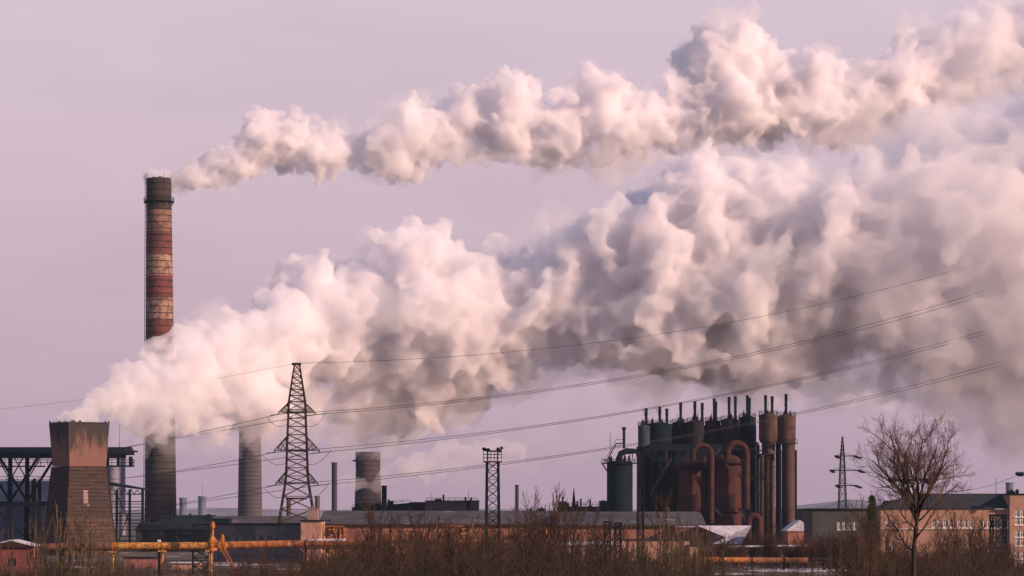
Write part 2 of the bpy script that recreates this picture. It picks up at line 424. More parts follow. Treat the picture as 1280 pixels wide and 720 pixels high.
# the great plume from the cooling towers
T2 = [(88, 512), (120, 496), (150, 462), (185, 436), (215, 424), (240, 404), (262, 392), (300, 384), (330, 356), (360, 350), (378, 322), (400, 316), (430, 326), (442, 346), (460, 352), (485, 334), (512, 336), (530, 300), (560, 278), (585, 278), (605, 300), (630, 326), (660, 310), (690, 300), (712, 272), (735, 262), (765, 278), (775, 252), (805, 246), (830, 220), (850, 210), (882, 212), (895, 232), (930, 205), (960, 190), (1000, 196), (1040, 214), (1080, 190), (1110, 184), (1150, 178), (1180, 150), (1205, 122), (1245, 118), (1280, 132), (1400, 100), (1500, 80)]
B2 = [(88, 524), (135, 532), (170, 548), (220, 552), (270, 556), (320, 548), (350, 524), (385, 520), (420, 538), (460, 546), (500, 556), (535, 546), (575, 534), (590, 520), (640, 492), (680, 470), (720, 466), (780, 478), (850, 486), (900, 492), (950, 486), (1010, 478), (1080, 480), (1160, 500), (1280, 510), (1500, 510)]
T2 = [(74, 523), (86, 514)] + T2[1:]; B2 = [(74, 528), (110, 531)] + B2[1:]
b2 = plume_balls(T2, B2, lin(810, 1040, 80, 420), seed=11, rmin=1.5, depth=0.7, kids=7, fill=4, lo=.55, rmax=36)
g_ = random.Random(8)
for i in range(60): b2.append((P(g_.uniform(70, 122), g_.uniform(520, 530), 807 + g_.uniform(-2, 5)), g_.uniform(.8, 1.7)))
for px_, py_, r_ in ((190, 452, 4.2), (203, 446, 4.6), (216, 438, 4.8), (196, 468, 5), (212, 462, 5.5)): b2.append((P(px_, py_, 900), r_))
p2 = empty('smoke_plume', P(95, 526, 806), 'largest billowing smoke plume, rising right from the square cooling tower', 'smoke')
at0(smoke_part('dense_smoke', pick(b2, [(60, 1), (860, 1), (1050, .12), (1150, 0)], 1), .95, FINE, .25, p2))
at0(smoke_part('soft_end', pick(b2, [(820, 0), (960, .7), (1500, 1)], 2, 1.06, 2.5), 1.5, ((34, 8), (13, 6), (6, 3.4), (3, 1.4)), .08, p2))
at0(smoke_part('thin_smoke', pick(b2, [(60, .1), (300, .2), (600, .35), (1280, .35)], 3, 1.12, 2.2, (2, 0, -5), .6), 1.5, ((20, 16), (9, 8), (4, 4)), .03, p2))
b = plume_balls([(330, 500), (400, 486), (520, 470), (620, 462), (720, 450), (860, 455), (1000, 450), (1300, 440)], [(330, 548), (400, 540), (480, 560), (540, 552), (600, 520), (660, 500), (720, 482), (860, 500), (1000, 500), (1300, 526)], lin(1020, 1080, 330, 900), seed=31, rmin=3, depth=1.2, kids=5)
at0(smoke_part('trailing_smoke', pick(b, [(300, .6), (1500, .6)], 5, 1, 1.5, (0, 0, 0), .5), 1.7, ((26, 14), (11, 8), (5, 3.6), (2.6, 1.4)), .035, p2))

# pale steam low between the far towers and the blast furnace stoves
def steam(T, B, Y0, Y1, dens, label, seed, depth=.8, sc=((24, 18), (9, 6), (4, 2.2)), voxel=2.0, rmin=3, kids=5):
    bb = plume_balls(T, B, lin(Y0, Y1, T[0][0], T[-1][0]), seed=seed, rmin=rmin, depth=depth, kids=kids)
    o = link_mesh('steam_cloud', billow_mesh('steam', [q for q in bb if q[1] > 2], voxel, sc), vol_mat('steam%d' % seed, dens, (.995, .985, 1)))
    return tag(o, label, 'steam')
steam([(425, 590), (455, 586), (470, 582), (500, 570), (540, 552), (600, 548), (650, 545)], [(425, 612), (455, 610), (470, 614), (520, 612), (560, 600), (600, 590), (650, 585)], 1560, 1600, .06, 'small white steam cloud drifting across the round tower behind the factory roofs', 21)
steam([(466, 540), (490, 520), (520, 500), (545, 498)], [(468, 566), (500, 562), (525, 556), (545, 530)], 1500, 1480, .07, 'grey smoke column rising from the round tower into the great plume', 22)
steam([(560, 548), (620, 500), (680, 458), (740, 462), (800, 470), (860, 474)], [(560, 600), (620, 612), (680, 600), (740, 590), (800, 560), (860, 520)], 1700, 1700, .006, 'faint steam haze hanging low behind the floodlight mast', 23, sc=((60, 34), (24, 14)), voxel=4)
steam([(880, 480), (920, 476), (970, 470), (1040, 462), (1100, 478), (1180, 470), (1300, 440), (1420, 430)], [(880, 504), (930, 516), (1000, 512), (1080, 520), (1160, 530), (1240, 526), (1300, 516), (1420, 510)], 1330, 1330, .04, 'pale steam bank behind and right of the thin stacks on the stoves', 24, sc=((40, 24), (14, 8), (6, 4)), voxel=2.5)
# ---------------------------------------------------------------- ground, hills, haze
def ground_mat():
    m = D.materials.new('ground'); m.use_nodes = True; n = m.node_tree; b = n.nodes['Principled BSDF']
    b.inputs['Roughness'].default_value = .95
    t = n.nodes.new('ShaderNodeTexCoord')
    z = n.nodes.new('ShaderNodeTexNoise'); z.inputs['Scale'].default_value = .05; z.inputs['Detail'].default_value = 9; z.inputs['Roughness'].default_value = .7
    n.links.new(t.outputs['Object'], z.inputs['Vector'])
    c = n.nodes.new('ShaderNodeValToRGB'); n.links.new(z.outputs['Fac'], c.inputs[0])
    e = c.color_ramp.elements
    e[0].position = .35; e[0].color = (.035, .03, .024, 1); e[1].position = .56; e[1].color = (.06, .045, .03, 1)
    q = e.new(.60); q.color = (.13, .10, .08, 1); q = e.new(.63); q.color = (.6, .55, .58, 1)
    n.links.new(c.outputs[0], b.inputs['Base Color']); return m
me = D.meshes.new('ground')
gx = [-5200 + 10400 * i / 60 for i in range(61)]; gy = [-60, 0, 60, 120, 200, 280, 360, 440, 520, 600, 680, 760, 860, 960, 1100, 1300, 1600, 2000, 2600, 3400, 4400, 5600, 7000, 8600]
vs = [(x, y, 0 if y > 60 else 0) for y in gy for x in gx]
fs = [(j * 61 + i, j * 61 + i + 1, (j + 1) * 61 + i + 1, (j + 1) * 61 + i) for j in range(len(gy) - 1) for i in range(60)]
me.from_pydata(vs, [], fs)
tag(link_mesh('ground', me, ground_mat()), kind='structure')

def ridge(name, pts, Y, depth, mat):
    """a hill range: outline in photo pixels at distance Y with real depth and slopes"""
    xs = np.linspace(X(pts[0][0], Y), X(pts[-1][0], Y), 90); vs = []; fs = []
    rows = 7
    for j in range(rows):
        t = j / (rows - 1); k = math.sin(math.pi * t)
        for i, x in enumerate(xs):
            px = 640 + x * F / Y
            h = max(interp(pts, px) and Z(interp(pts, px), Y), 0) * k * (1 + .12 * noise.noise(Vector((x * .004, t * 5, 1))))
            vs.append((x, Y - depth / 2 + depth * t + 120 * noise.noise(Vector((x * .002, 3, t))), h - .5 if k < .01 else h))
    for j in range(rows - 1):
        for i in range(89): fs.append((j * 90 + i, j * 90 + i + 1, (j + 1) * 90 + i + 1, (j + 1) * 90 + i))
    me = D.meshes.new(name); me.from_pydata(vs, [], fs); me.update()
    tag(link_mesh(name, me, mat), kind='structure')
HILL = gm('far_hill', (0.12, 0.11, 0.12), (0.3, 0.28, 0.32), .01, (1, 1, 1))
ridge('hills', [(900, 640), (960, 636), (1000, 631), (1040, 626), (1062, 623), (1090, 628), (1130, 630), (1180, 627), (1240, 633), (1300, 636)], 7000, 1400, HILL)
ridge('hills', [(-60, 638), (40, 636), (180, 637), (260, 635), (380, 638), (560, 636), (700, 637), (820, 636), (960, 640)], 7600, 1000, HILL)

# snow lying in strips on open ground
def snow_patch(pts, seed):
    g = random.Random(seed); top = [(x, y0 + g.uniform(-.6, .6)) for x, y0, y1 in pts]; vs = []
    def gp(px, py): Y = CH * F / (py - HY); return (X(px, Y), Y, .008)
    m = len(pts); vs = [gp(px, a) for px, a, b in pts] + [gp(px, b) for px, a, b in pts]
    me = D.meshes.new('snow_patch'); me.from_pydata(vs, [], [(m + i, m + i + 1, i + 1, i) for i in range(m - 1)])
    tag(link_mesh('snow_patch', me, SNOW), kind='structure')
def strip(x0, x1, y, t, seed):
    g = random.Random(seed); n = max(6, int((x1 - x0) / 6))
    snow_patch([(x0 + (x1 - x0) * i / n + g.uniform(-1, 1), y - t * math.sin(math.pi * (i + .05) / (n + .1)) * g.uniform(.5, 1), y + .12 + t * .8 * math.sin(math.pi * (i + .05) / (n + .1)) * g.uniform(.4, 1)) for i in range(n + 1)], seed)
strip(925, 1068, 713, 3.4, 1); strip(890, 960, 717.5, 1.3, 2); strip(1010, 1110, 717, 1.2, 3)
strip(250, 345, 706, 2.2, 4); strip(20, 135, 709, 1.6, 5); strip(640, 730, 699, 1.6, 6); strip(985, 1075, 691, .8, 8)

hz = MB(); hz.ab((-5400, -200, -1.5), (5400, 9000, 420))
hm = vol_mat('haze', 0.000028, (0.55, 0.74, 1.0))
tag(hz.build('haze', hm), kind='stuff')
# ---------------------------------------------------------------- square cooling tower (front left)
def cooling_tower():
    Y0 = 800; cx = X(95, Y0); cy_ = Y0 + 6; th = R(34)
    t = thing('cooling_tower', (cx, cy_, 0), 'square flared cooling tower with soot-black rim and slatted sides, nearest on the left', 'cooling tower')
    def ring(z, a, out=0.0):
        h = a / 2 + out; ca, sa = math.cos(th), math.sin(th)
        return [(cx + x * ca - y * sa, cy_ + x * sa + y * ca, z) for x, y in ((-h, -h), (h, -h), (h, h), (-h, h))]
    def A(z): return float(np.interp(z, [0, 1, 9, 24.6, 26, 36.9], [16.0, 15.7, 13.6, 11.1, 11.2, 12.5]))
    def shell(z0, z1, step, lip, name, mat, jag=False, nseg=10):
        m = MB(); zs = list(np.arange(z0, z1 - .01, step)) + [z1]; g = random.Random(5)
        for i in range(len(zs) - 1):
            lo, hi = zs[i], zs[i + 1]
            a0, a1 = A(lo) + lip * 2, A(hi)
            r0, r1 = ring(lo, a0), ring(hi, a1)
            last = jag and i == len(zs) - 2
            for k in range(4):
                p0, p1, q0, q1 = Vector(r0[k]), Vector(r0[(k + 1) % 4]), Vector(r1[k]), Vector(r1[(k + 1) % 4])
                if last:
                    for s_ in range(nseg * 2):
                        f0, f1 = s_ / (nseg * 2), (s_ + 1) / (nseg * 2); d = g.uniform(-.9, .5) if s_ % 3 else -.2
                        m.quad(p0.lerp(p1, f0), p0.lerp(p1, f1), q0.lerp(q1, f1) + Vector((0, 0, d)), q0.lerp(q1, f0) + Vector((0, 0, d * .6 + g.uniform(-.2, .3))))
                else: m.quad(p0, p1, q1, q0)
            if lip:
                a = ring(lo, a0); b = ring(lo, A(lo) - .3)
                for k in range(4): m.quad(a[k], a[(k + 1) % 4], b[(k + 1) % 4], b[k])
        if jag: # inner skin and rim
            a, b = ring(z1 - 6, A(z1) - 1.0), ring(z1 - .2, A(z1) - .8); c = ring(z1 - .1, A(z1) - .05)
            for k in range(4):
                m.quad(a[k], b[k], b[(k + 1) % 4], a[(k + 1) % 4]); m.quad(b[k], c[k], c[(k + 1) % 4], b[(k + 1) % 4])
        return m.build(name, mat, t, recalc=False)
    # concrete collar with soot running down from the rim
    m = D.materials.new('collar'); m.use_nodes = True; n = m.node_tree; b = n.nodes['Principled BSDF']; b.inputs['Roughness'].default_value = .9
    tc = n.nodes.new('ShaderNodeTexCoord'); sp = n.nodes.new('ShaderNodeSeparateXYZ'); n.links.new(tc.outputs['Object'], sp.inputs[0])
    mp = n.nodes.new('ShaderNodeMapping'); mp.inputs['Scale'].default_value = (1, 1, .22); n.links.new(tc.outputs['Object'], mp.inputs[0])
    nz = n.nodes.new('ShaderNodeTexNoise'); nz.inputs['Scale'].default_value = .55; nz.inputs['Detail'].default_value = 8; nz.inputs['Roughness'].default_value = .7
    n.links.new(mp.outputs[0], nz.inputs['Vector'])
    ad = n.nodes.new('ShaderNodeMath'); ad.operation = 'MULTIPLY_ADD'; ad.inputs[1].default_value = 20; n.links.new(nz.outputs['Fac'], ad.inputs[0]); n.links.new(sp.outputs[2], ad.inputs[2])
    r = n.nodes.new('ShaderNodeMapRange'); r.inputs['From Min'].default_value = 38.8; r.inputs['From Max'].default_value = 43.6; n.links.new(ad.outputs[0], r.inputs['Value'])
    n2 = n.nodes.new('ShaderNodeTexNoise'); n2.inputs['Scale'].default_value = .8; n2.inputs['Detail'].default_value = 6; n.links.new(tc.outputs['Object'], n2.inputs['Vector'])
    c1 = n.nodes.new('ShaderNodeMixRGB'); c1.inputs['Color1'].default_value = (.21, .105, .078, 1); c1.inputs['Color2'].default_value = (.15, .08, .062, 1); n.links.new(n2.outputs['Fac'], c1.inputs['Fac'])
    c2 = n.nodes.new('ShaderNodeMixRGB'); n.links.new(r.outputs[0], c2.inputs['Fac']); n.links.new(c1.outputs[0], c2.inputs['Color1']); c2.inputs['Color2'].default_value = (.035, .03, .03, 1)
    n.links.new(c2.outputs[0], b.inputs['Base Color'])
    shell(24.6, 36.9, 3.1, 0.0, 'collar', m, jag=True)
    SL = gm('tarred_boards', (0.04, 0.032, 0.03), (0.07, 0.048, 0.042), .5, (.4, .4, 3), c3=(0.11, 0.08, 0.07), s3=1.5, lo3=.6, hi3=.7)
    SL2 = gm('brown_boards', (0.10, 0.06, 0.05), (0.05, 0.036, 0.033), .5, (.4, .4, 3), c3=(0.14, 0.085, 0.07))
    shell(10.2, 24.5, 1.02, .2, 'slatted_shaft', SL)
    shell(0, 10.1, 1.02, .2, 'slatted_base', SL2)
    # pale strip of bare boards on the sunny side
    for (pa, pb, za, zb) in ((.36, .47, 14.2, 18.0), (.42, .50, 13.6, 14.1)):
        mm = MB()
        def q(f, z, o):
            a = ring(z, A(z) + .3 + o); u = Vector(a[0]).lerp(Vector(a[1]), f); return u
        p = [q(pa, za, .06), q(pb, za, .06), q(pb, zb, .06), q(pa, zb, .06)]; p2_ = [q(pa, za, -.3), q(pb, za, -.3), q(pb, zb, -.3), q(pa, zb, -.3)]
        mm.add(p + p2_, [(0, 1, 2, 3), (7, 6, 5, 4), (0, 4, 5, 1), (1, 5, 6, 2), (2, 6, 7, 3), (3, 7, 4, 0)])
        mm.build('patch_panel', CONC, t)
    # corner angles
    mm = MB()
    for k in range(4): mm.tube([Vector(ring(z, A(z) + .3)[k]) for z in (0, 10, 24.6)], .16, 4)
    mm.build('corner_angle', STEEL2, t)
cooling_tower()

# ---------------------------------------------------------------- tall banded chimney
def band_mat():
    m = D.materials.new('banded_chimney'); m.use_nodes = True; n = m.node_tree; b = n.nodes['Principled BSDF']; b.inputs['Roughness'].default_value = .9
    tc = n.nodes.new('ShaderNodeTexCoord'); sp = n.nodes.new('ShaderNodeSeparateXYZ'); n.links.new(tc.outputs['Object'], sp.inputs[0])
    nz = n.nodes.new('ShaderNodeTexNoise'); nz.inputs['Scale'].default_value = .5; nz.inputs['Detail'].default_value = 8; nz.inputs['Roughness'].default_value = .75
    n.links.new(tc.outputs['Object'], nz.inputs['Vector'])
    jl = n.nodes.new('ShaderNodeMath'); jl.operation = 'MULTIPLY_ADD'; jl.inputs[1].default_value = 2.0; n.links.new(nz.outputs['Fac'], jl.inputs[0]); n.links.new(sp.outputs[2], jl.inputs[2])
    mr = n.nodes.new('ShaderNodeMapRange'); mr.inputs['From Min'].default_value = 1; mr.inputs['From Max'].default_value = 153; n.links.new(jl.outputs[0], mr.inputs['Value'])
    cr = n.nodes.new('ShaderNodeValToRGB'); cr.color_ramp.interpolation = 'CONSTANT'; n.links.new(mr.outputs[0], cr.inputs[0])
    def zz(py): return Z(py, 1210) / 152
    red, pale, dk = (.17, .045, .04, 1), (.38, .235, .165, 1), (.035, .026, .024, 1)
    st = [(0, (.05, .036, .036, 1)), (zz(596), (.05, .056, .052, 1)), (zz(540), dk), (zz(438), red), (zz(400), pale), (zz(374), red), (zz(346), pale), (zz(319), red), (zz(291), (.24, .13, .09, 1)), (zz(264), dk)]
    e = cr.color_ramp.elements; e[0].color = st[0][1]; e[1].position = st[1][0]; e[1].color = st[1][1]
    for p, c in st[2:]: q = e.new(p); q.color = c
    n2 = n.nodes.new('ShaderNodeTexNoise'); n2.inputs['Scale'].default_value = .45; n2.inputs['Detail'].default_value = 9; n2.inputs['Roughness'].default_value = .8
    mp = n.nodes.new('ShaderNodeMapping'); mp.inputs['Scale'].default_value = (1, 1, .8); n.links.new(tc.outputs['Object'], mp.inputs[0]); n.links.new(mp.outputs[0], n2.inputs['Vector'])
    r = n.nodes.new('ShaderNodeMapRange'); r.inputs['From Min'].default_value = .43; r.inputs['From Max'].default_value = .60; r.inputs['To Max'].default_value = .9; n.links.new(n2.outputs['Fac'], r.inputs['Value'])
    mx = n.nodes.new('ShaderNodeMixRGB'); n.links.new(r.outputs[0], mx.inputs['Fac']); n.links.new(cr.outputs[0], mx.inputs['Color1']); mx.inputs['Color2'].default_value = (.05, .028, .025, 1)
    n.links.new(mx.outputs[0], b.inputs['Base Color']); return m
def tall_chimney():
    Y = 1210; c = (X(201, Y), Y, 0); ht = Z(222, Y)
    t = thing('tall_chimney', c, 'tallest chimney, brick red and cream bands with a sooty top and gallery', 'chimney')
    def rr(z): return 6.7 - (6.7 - 5.15) * z / ht
    lean = -2.5 / 3
    def cc(z): return (c[0] + lean * z / ht, c[1], 0)
    g = random.Random(2)
    m = MB(); prof = [(rr(z), z) for z in np.linspace(0, ht, 40)] + [(rr(ht) - .6, ht - .2), (rr(ht) - .8, ht - 6)]
    m.lathe((0, 0, 0), prof, 40, capt=False, jit=lambda k, i: (-.7 * random.Random(k).random() if 39 <= i <= 40 else 0))
    m.v = [(x + cc(z)[0], y + cc(z)[1], z) for x, y, z in m.v]
    m.build('shaft', band_mat(), t, smooth=True)
    h = MB()
    for z in np.arange(3, ht - 1, 2.7): h.lathe(cc(z), [(rr(z) + .0, z - .12), (rr(z) + .1, z - .12), (rr(z) + .1, z + .12), (rr(z), z + .12)], 40, False, False)
    h.build('iron_hoops', STEEL, t)
    gz = Z(252, Y); r = rr(gz); p = MB()
    p.lathe(cc(gz), [(r + .05, gz - .3), (r + 1.1, gz - .3), (r + 1.1, gz), (r + .05, gz)], 40, False, False)
    for k in range(12):
        a = k * math.pi / 6; q = Vector(cc(gz)); d = Vector((math.cos(a), math.sin(a), 0)); p.bar(q + d * r + Vector((0, 0, gz - 2)), q + d * (r + 1.05) + Vector((0, 0, gz - .3)), .16)
    ga = p.build('gallery', STEEL, t); q = MB()
    pts = [Vector(cc(gz)) + Vector((math.cos(k * math.pi / 8) * (r + 1.05), math.sin(k * math.pi / 8) * (r + 1.05), gz)) for k in range(17)]
    rail(q, pts, 1.5, .13, 3); q.build('railing', STEEL, ga)
    l = MB(); a = R(190)
    for o in (-.25, .25): l.tube([Vector(cc(z)) + Vector((math.cos(a) * (rr(z) + .45) , math.sin(a) * (rr(z) + .45) + o, z)) for z in np.linspace(2, ht + 1, 12)], .11, 4)
    for z in np.arange(4, ht, 1.5): l.box(Vector(cc(z)) + Vector((math.cos(a) * (rr(z) + .3), math.sin(a) * (rr(z) + .3), z)), (.6, .7, .1))
    l.build('ladder', STEEL, t)
    for k in range(4):
        a = R(30 + 90 * k); v = Vector(cc(ht)) + Vector((math.cos(a) * rr(ht), math.sin(a) * rr(ht), ht - 6)); MB().bar(v, v + Vector((math.cos(a) * .3, math.sin(a) * .3, 8)), .12).build('lightning_rod', STEEL, t)
tall_chimney()

# ---------------------------------------------------------------- overhead gantry left of and behind the tower
def gantry():
    Y = 905; W_ = 10
    t = thing('overhead_gantry', (X(60, Y), Y, 0), 'dark steel overhead conveyor bridge on V-braced columns behind the square tower', 'gantry')
    x0, x1 = X(-60, Y), X(171, Y)
    zt, zb = Z(560, Y), Z(571, Y)
    m = MB(); m.prism([(Y - W_ / 2 - 1, zb + .6), (Y - W_ / 2 - 1, zt - 1.2), (Y, zt + .3), (Y + W_ / 2 + 1, zt - 1.2), (Y + W_ / 2 + 1, zb + .6)], x0, x1 - 1.5, 'x')
    m.ab((x0, Y - W_ / 2 - .7, zb - .4), (x1 - 4, Y + W_ / 2, zb + .55)); m.ab((x1 - 4.5, Y - 3, zt - 1.3), (x1, Y + 3, zt - .8)); m.build('deck_roof', STEELB, t)
    w = MB(); wz = Z(584, Y); w.ab((x0, Y - W_ / 2 - 1.5, wz), (X(12, Y) + 12, Y - W_ / 2 + .2, wz + .4)); w.ab((X(100, Y), Y - W_ / 2 - 1.5, wz), (x1 - .3, Y - W_ / 2 + 1.2, wz + .5))
    wk = w.build('walkway', STEEL, t); q = MB(); rail(q, [(x0, Y - W_ / 2 - 1.45, wz + .4), (x1 - .3, Y - W_ / 2 - 1.45, wz + .4), (x1 - .3, Y - W_ / 2 + 1.2, wz + .4)], 1.9, .16, 2.2); q.build('railing', STEEL, wk)
    h = MB()
    for x in np.arange(X(100, Y), x1, 3.2): h.bar((x, Y - W_ / 2, wz), (x, Y - W_ / 2, zb), .25)
    for px in (137, 150, 166): h.tube([(X(px, Y), Y - 4, wz + .5), (X(px, Y), Y - 4, zb)], .5, 8)
    h.build('hanger', STEEL, t)
    for (cx, yo) in ((16, -4.5), (31, 4.5)):
        xx = X(cx, Y); c = MB(); c.ab((xx - .9, Y + yo - .6, 0), (xx + .9, Y + yo + .6, Z(627, Y))); c.ab((xx - .6, Y + yo - .5, Z(627, Y)), (xx + .6, Y + yo + .5, zb - .4)); c.build('column', STEEL, t)
        tr = MB(); k = xx
        for d in (-1, 1):
            tr.bar((k, Y + yo, Z(627, Y)), (k + d * 8.7, Y + yo, zb), .75)
            tr.bar((k + d * 9, Y + yo, Z(640, Y)), (k + d * .5, Y + yo, Z(672, Y)), .3)
            tr.bar((k, Y + yo, Z(600, Y)), (k + d * 4.2, Y + yo, zb), .35)
        tr.build('truss', STEEL, t)
    b = MB(); b.ab((x0, Y - 5.2, Z(633, Y)), (X(62, Y), Y - 4.4, Z(627, Y))); b.ab((x0, Y + 4, Z(631, Y)), (X(62, Y), Y + 4.8, Z(627, Y))); b.build('cross_beam', STEEL, t)
    for px in (40, 48):
        MB().ab((X(px, Y) - .5, Y + 2, 0), (X(px, Y) + .5, Y + 3, Z(600, Y))).build('column', STEEL, t)
gantry()

def frame_shed():
    Y = 930; t = thing('frame_shed', (X(157, Y), Y, 0), 'open steel frame shed with a sloping roof between square tower and chimney', 'shed')
    xa, xb = X(112, Y), X(182, Y); za, zb = Z(602, Y), Z(611, Y)
    m = MB(); m.add([(xa, Y - 6, za - .5), (xb + .3, Y - 6, zb - .4), (xb + .3, Y - 6, zb), (xa, Y - 6, za + 1), (xa, Y + 10, za - .5), (xb + .3, Y + 10, zb - .4), (xb + .3, Y + 10, zb), (xa, Y + 10, za + 1)], [(0, 1, 2, 3), (7, 6, 5, 4), (0, 4, 5, 1), (3, 2, 6, 7), (0, 3, 7, 4), (1, 5, 6, 2)]); m.build('roof', STEELB, t)
    tr = MB(); n = 9
    for yy in (Y - 5.5,):
        for i in range(n):
            f0, f1 = i / n, (i + 1) / n; xl, xr = xa + (xb - xa) * f0, xa + (xb - xa) * f1; hl, hr = za - .6 + (zb - za) * f0, za - .6 + (zb - za) * f1
            tr.bar((xl, yy, hl), ((xl + xr) / 2, yy, Z(618, Y)), .22); tr.bar(((xl + xr) / 2, yy, Z(618, Y)), (xr, yy, hr), .22)
        tr.bar((xa, yy, Z(618, Y)), (xb, yy, Z(618, Y)), .3)
    tr.build('truss', STEEL, t)
    for px, w in ((137, .5), (149, .9), (165, .8), (181, .8)):
        for yy in ((Y - 5.5, Y + 9) if px > 170 else (Y - 5.5,)): MB().ab((X(px, Y) - w / 2, yy - .3, 0), (X(px, Y) + w / 2, yy + .3, Z(612, Y))).build('column', STEEL, t)
    g = MB()
    for py in (627, 634, 642, 650, 654, 662, 670): g.bar((xa, Y - 5.6, Z(py, Y)), (xb, Y - 5.6, Z(py, Y)), .3)
    for py in (630, 645, 658): g.bar((xa, Y + 9, Z(py, Y)), (xb, Y + 9, Z(py, Y)), .25)
    g.bar((X(149, Y), Y - 5.4, Z(618, Y)), (X(164, Y), Y - 5.4, Z(652, Y)), .3); g.bar((X(164, Y), Y - 5.4, Z(640, Y)), (X(151, Y), Y - 5.4, Z(676, Y)), .3)
    g.build('girts', STEEL, t)
frame_shed()

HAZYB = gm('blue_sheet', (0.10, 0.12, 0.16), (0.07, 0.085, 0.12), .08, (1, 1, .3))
def hall():
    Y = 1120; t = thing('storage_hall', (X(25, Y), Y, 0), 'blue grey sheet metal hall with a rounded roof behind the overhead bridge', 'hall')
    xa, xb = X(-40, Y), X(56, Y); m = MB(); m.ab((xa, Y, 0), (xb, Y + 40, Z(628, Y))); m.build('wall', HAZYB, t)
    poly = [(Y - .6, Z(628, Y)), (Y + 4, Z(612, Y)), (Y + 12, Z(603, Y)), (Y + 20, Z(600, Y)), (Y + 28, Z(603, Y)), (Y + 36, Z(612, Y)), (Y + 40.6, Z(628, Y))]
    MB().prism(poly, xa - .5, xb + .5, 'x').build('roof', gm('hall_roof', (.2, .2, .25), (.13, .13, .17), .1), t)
    r = MB(); rail(r, [(xa, Y + 12, Z(603, Y)), (xb, Y + 12, Z(603, Y))], 2.4, .2, 4); r.build('railing', STEEL, t)
    for px in (12, 44):
        s_ = MB(); s_.tube([(X(px, Y), Y - 1.5, Z(655, Y)), (X(px, Y), Y - 1.5, Z(598, Y))], .6, 8); s_.build('vent_pipe', STEEL, t)
hall()
def simple_chimney(px0, px1, top, Y, mat, label, ribs=0, taper=.9, name='chimney', rods=False, base=0, n=24):
    cx = X((px0 + px1) / 2, Y); r = (px1 - px0) / 2 / F * Y; h = Z(top, Y)
    t = thing(name, (cx, Y, base), label, 'chimney'); m = MB()
    m.lathe((cx, Y, 0), [(r, base), (r * (taper + 1) / 2, h / 2), (r * taper, h), (r * taper - .3 * r, h - .1), (r * taper - .35 * r, h - 3)], n, capt=False); m.build('shaft', mat, t, smooth=True)
    c = MB(); c.lathe((cx, Y, 0), [(r * taper + .01, h - r * .5), (r * taper + .12 * r, h - r * .5), (r * taper + .12 * r, h - .05), (r * taper + .01, h - .05)], n, False, False); c.build('rim', mat, t)
    if ribs:
        q = MB(); z = 6
        while z < h - 3:
            rz = r * (1 - (1 - taper) * z / h); q.lathe((cx, Y, 0), [(rz, z - .25), (rz + .22, z - .2), (rz + .22, z + .2), (rz, z + .25)], n, False, False); z += ribs
        q.build('ribs', gm('rib', (.17, .14, .145), (.12, .1, .105)), t)
    if rods: MB().bar((cx, Y, h - 2), (cx, Y, h + rods), .25).build('lightning_rod', STEEL, t)
    return t
simple_chimney(133, 149, 583, 1350, gm('greyblue', (.22, .22, .27)), 'stout grey chimney seen between square tower and frame shed', name='chimney')
simple_chimney(150, 157, 571, 1500, gm('greyblue2', (.24, .23, .28)), 'slim pale chimney rising behind the frame shed roof', rods=0)
simple_chimney(297, 328, 520, 1700, gm('ribbed_conc', (.085, .075, .085), (.06, .055, .065), .1), 'fat ribbed concrete chimney with its top lost in smoke, beside the big pylon', ribs=2.35, taper=.86, n=40)
simple_chimney(414.5, 421.5, 578, 1250, gm('dark_conc', (.07, .07, .08)), 'slender dark chimney just right of the big pylon', taper=.96)
simple_chimney(358, 364, 622, 1400, gm('dark_conc1', (.11, .08, .08)), 'short chimney seen through the legs of the big pylon', taper=.96)
simple_chimney(393.5, 400, 620, 1400, gm('dark_conc2', (.12, .10, .11)), 'short grey chimney between the big pylon and the slender dark chimney', taper=.96)
simple_chimney(643.8, 648.5, 606, 1300, gm('dark_conc3', (.06, .06, .07)), 'thin dark chimney right of the floodlight mast', taper=.95)
BLUEC = gm('far_chimney', (.16, .18, .26))  # haze of the distance is put into this blue base colour
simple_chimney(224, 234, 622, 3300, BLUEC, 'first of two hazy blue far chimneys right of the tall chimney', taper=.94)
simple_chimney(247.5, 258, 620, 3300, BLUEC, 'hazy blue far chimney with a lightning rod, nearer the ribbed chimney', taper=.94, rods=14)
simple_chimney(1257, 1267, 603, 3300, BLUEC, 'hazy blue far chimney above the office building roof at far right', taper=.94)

def round_tower():
    Y = 1620; cx = X(460, Y); t = thing('round_tower', (cx, Y, 0), 'distant round cooling tower half hidden by white steam behind the factory roofs', 'cooling tower')
    k = Y / F; prof = [(17.5 * k, 0), (17 * k, Z(640, Y)), (16 * k, Z(610, Y)), (15.2 * k, Z(590, Y)), (15.6 * k, Z(565, Y)), (14 * k, Z(565.5, Y)), (14 * k, Z(575, Y))]
    MB().lathe((cx, Y, 0), prof, 40, capt=False).build('shell', gm('tower_conc', (.045, .042, .055), (.08, .06, .065), .1, (1, 1, 1)), t, smooth=True)
    q = MB()
    for py in range(568, 640, 6):
        r = float(np.interp(py, [565, 590, 610, 640], [15.6, 15.2, 16, 17])) * k; z = Z(py, Y); q.lathe((cx, Y, 0), [(r, z - .3), (r + .25, z - .25), (r + .25, z + .25), (r, z + .3)], 40, False, False)
    q.build('ribs', gm('rib2', (.13, .10, .10)), t)
    p = MB(); p.ab((cx - 19 * k, Y - 2, Z(577, Y)), (cx - 15 * k, Y + 2, Z(575, Y))); p.build('platform', STEEL, t)
round_tower()
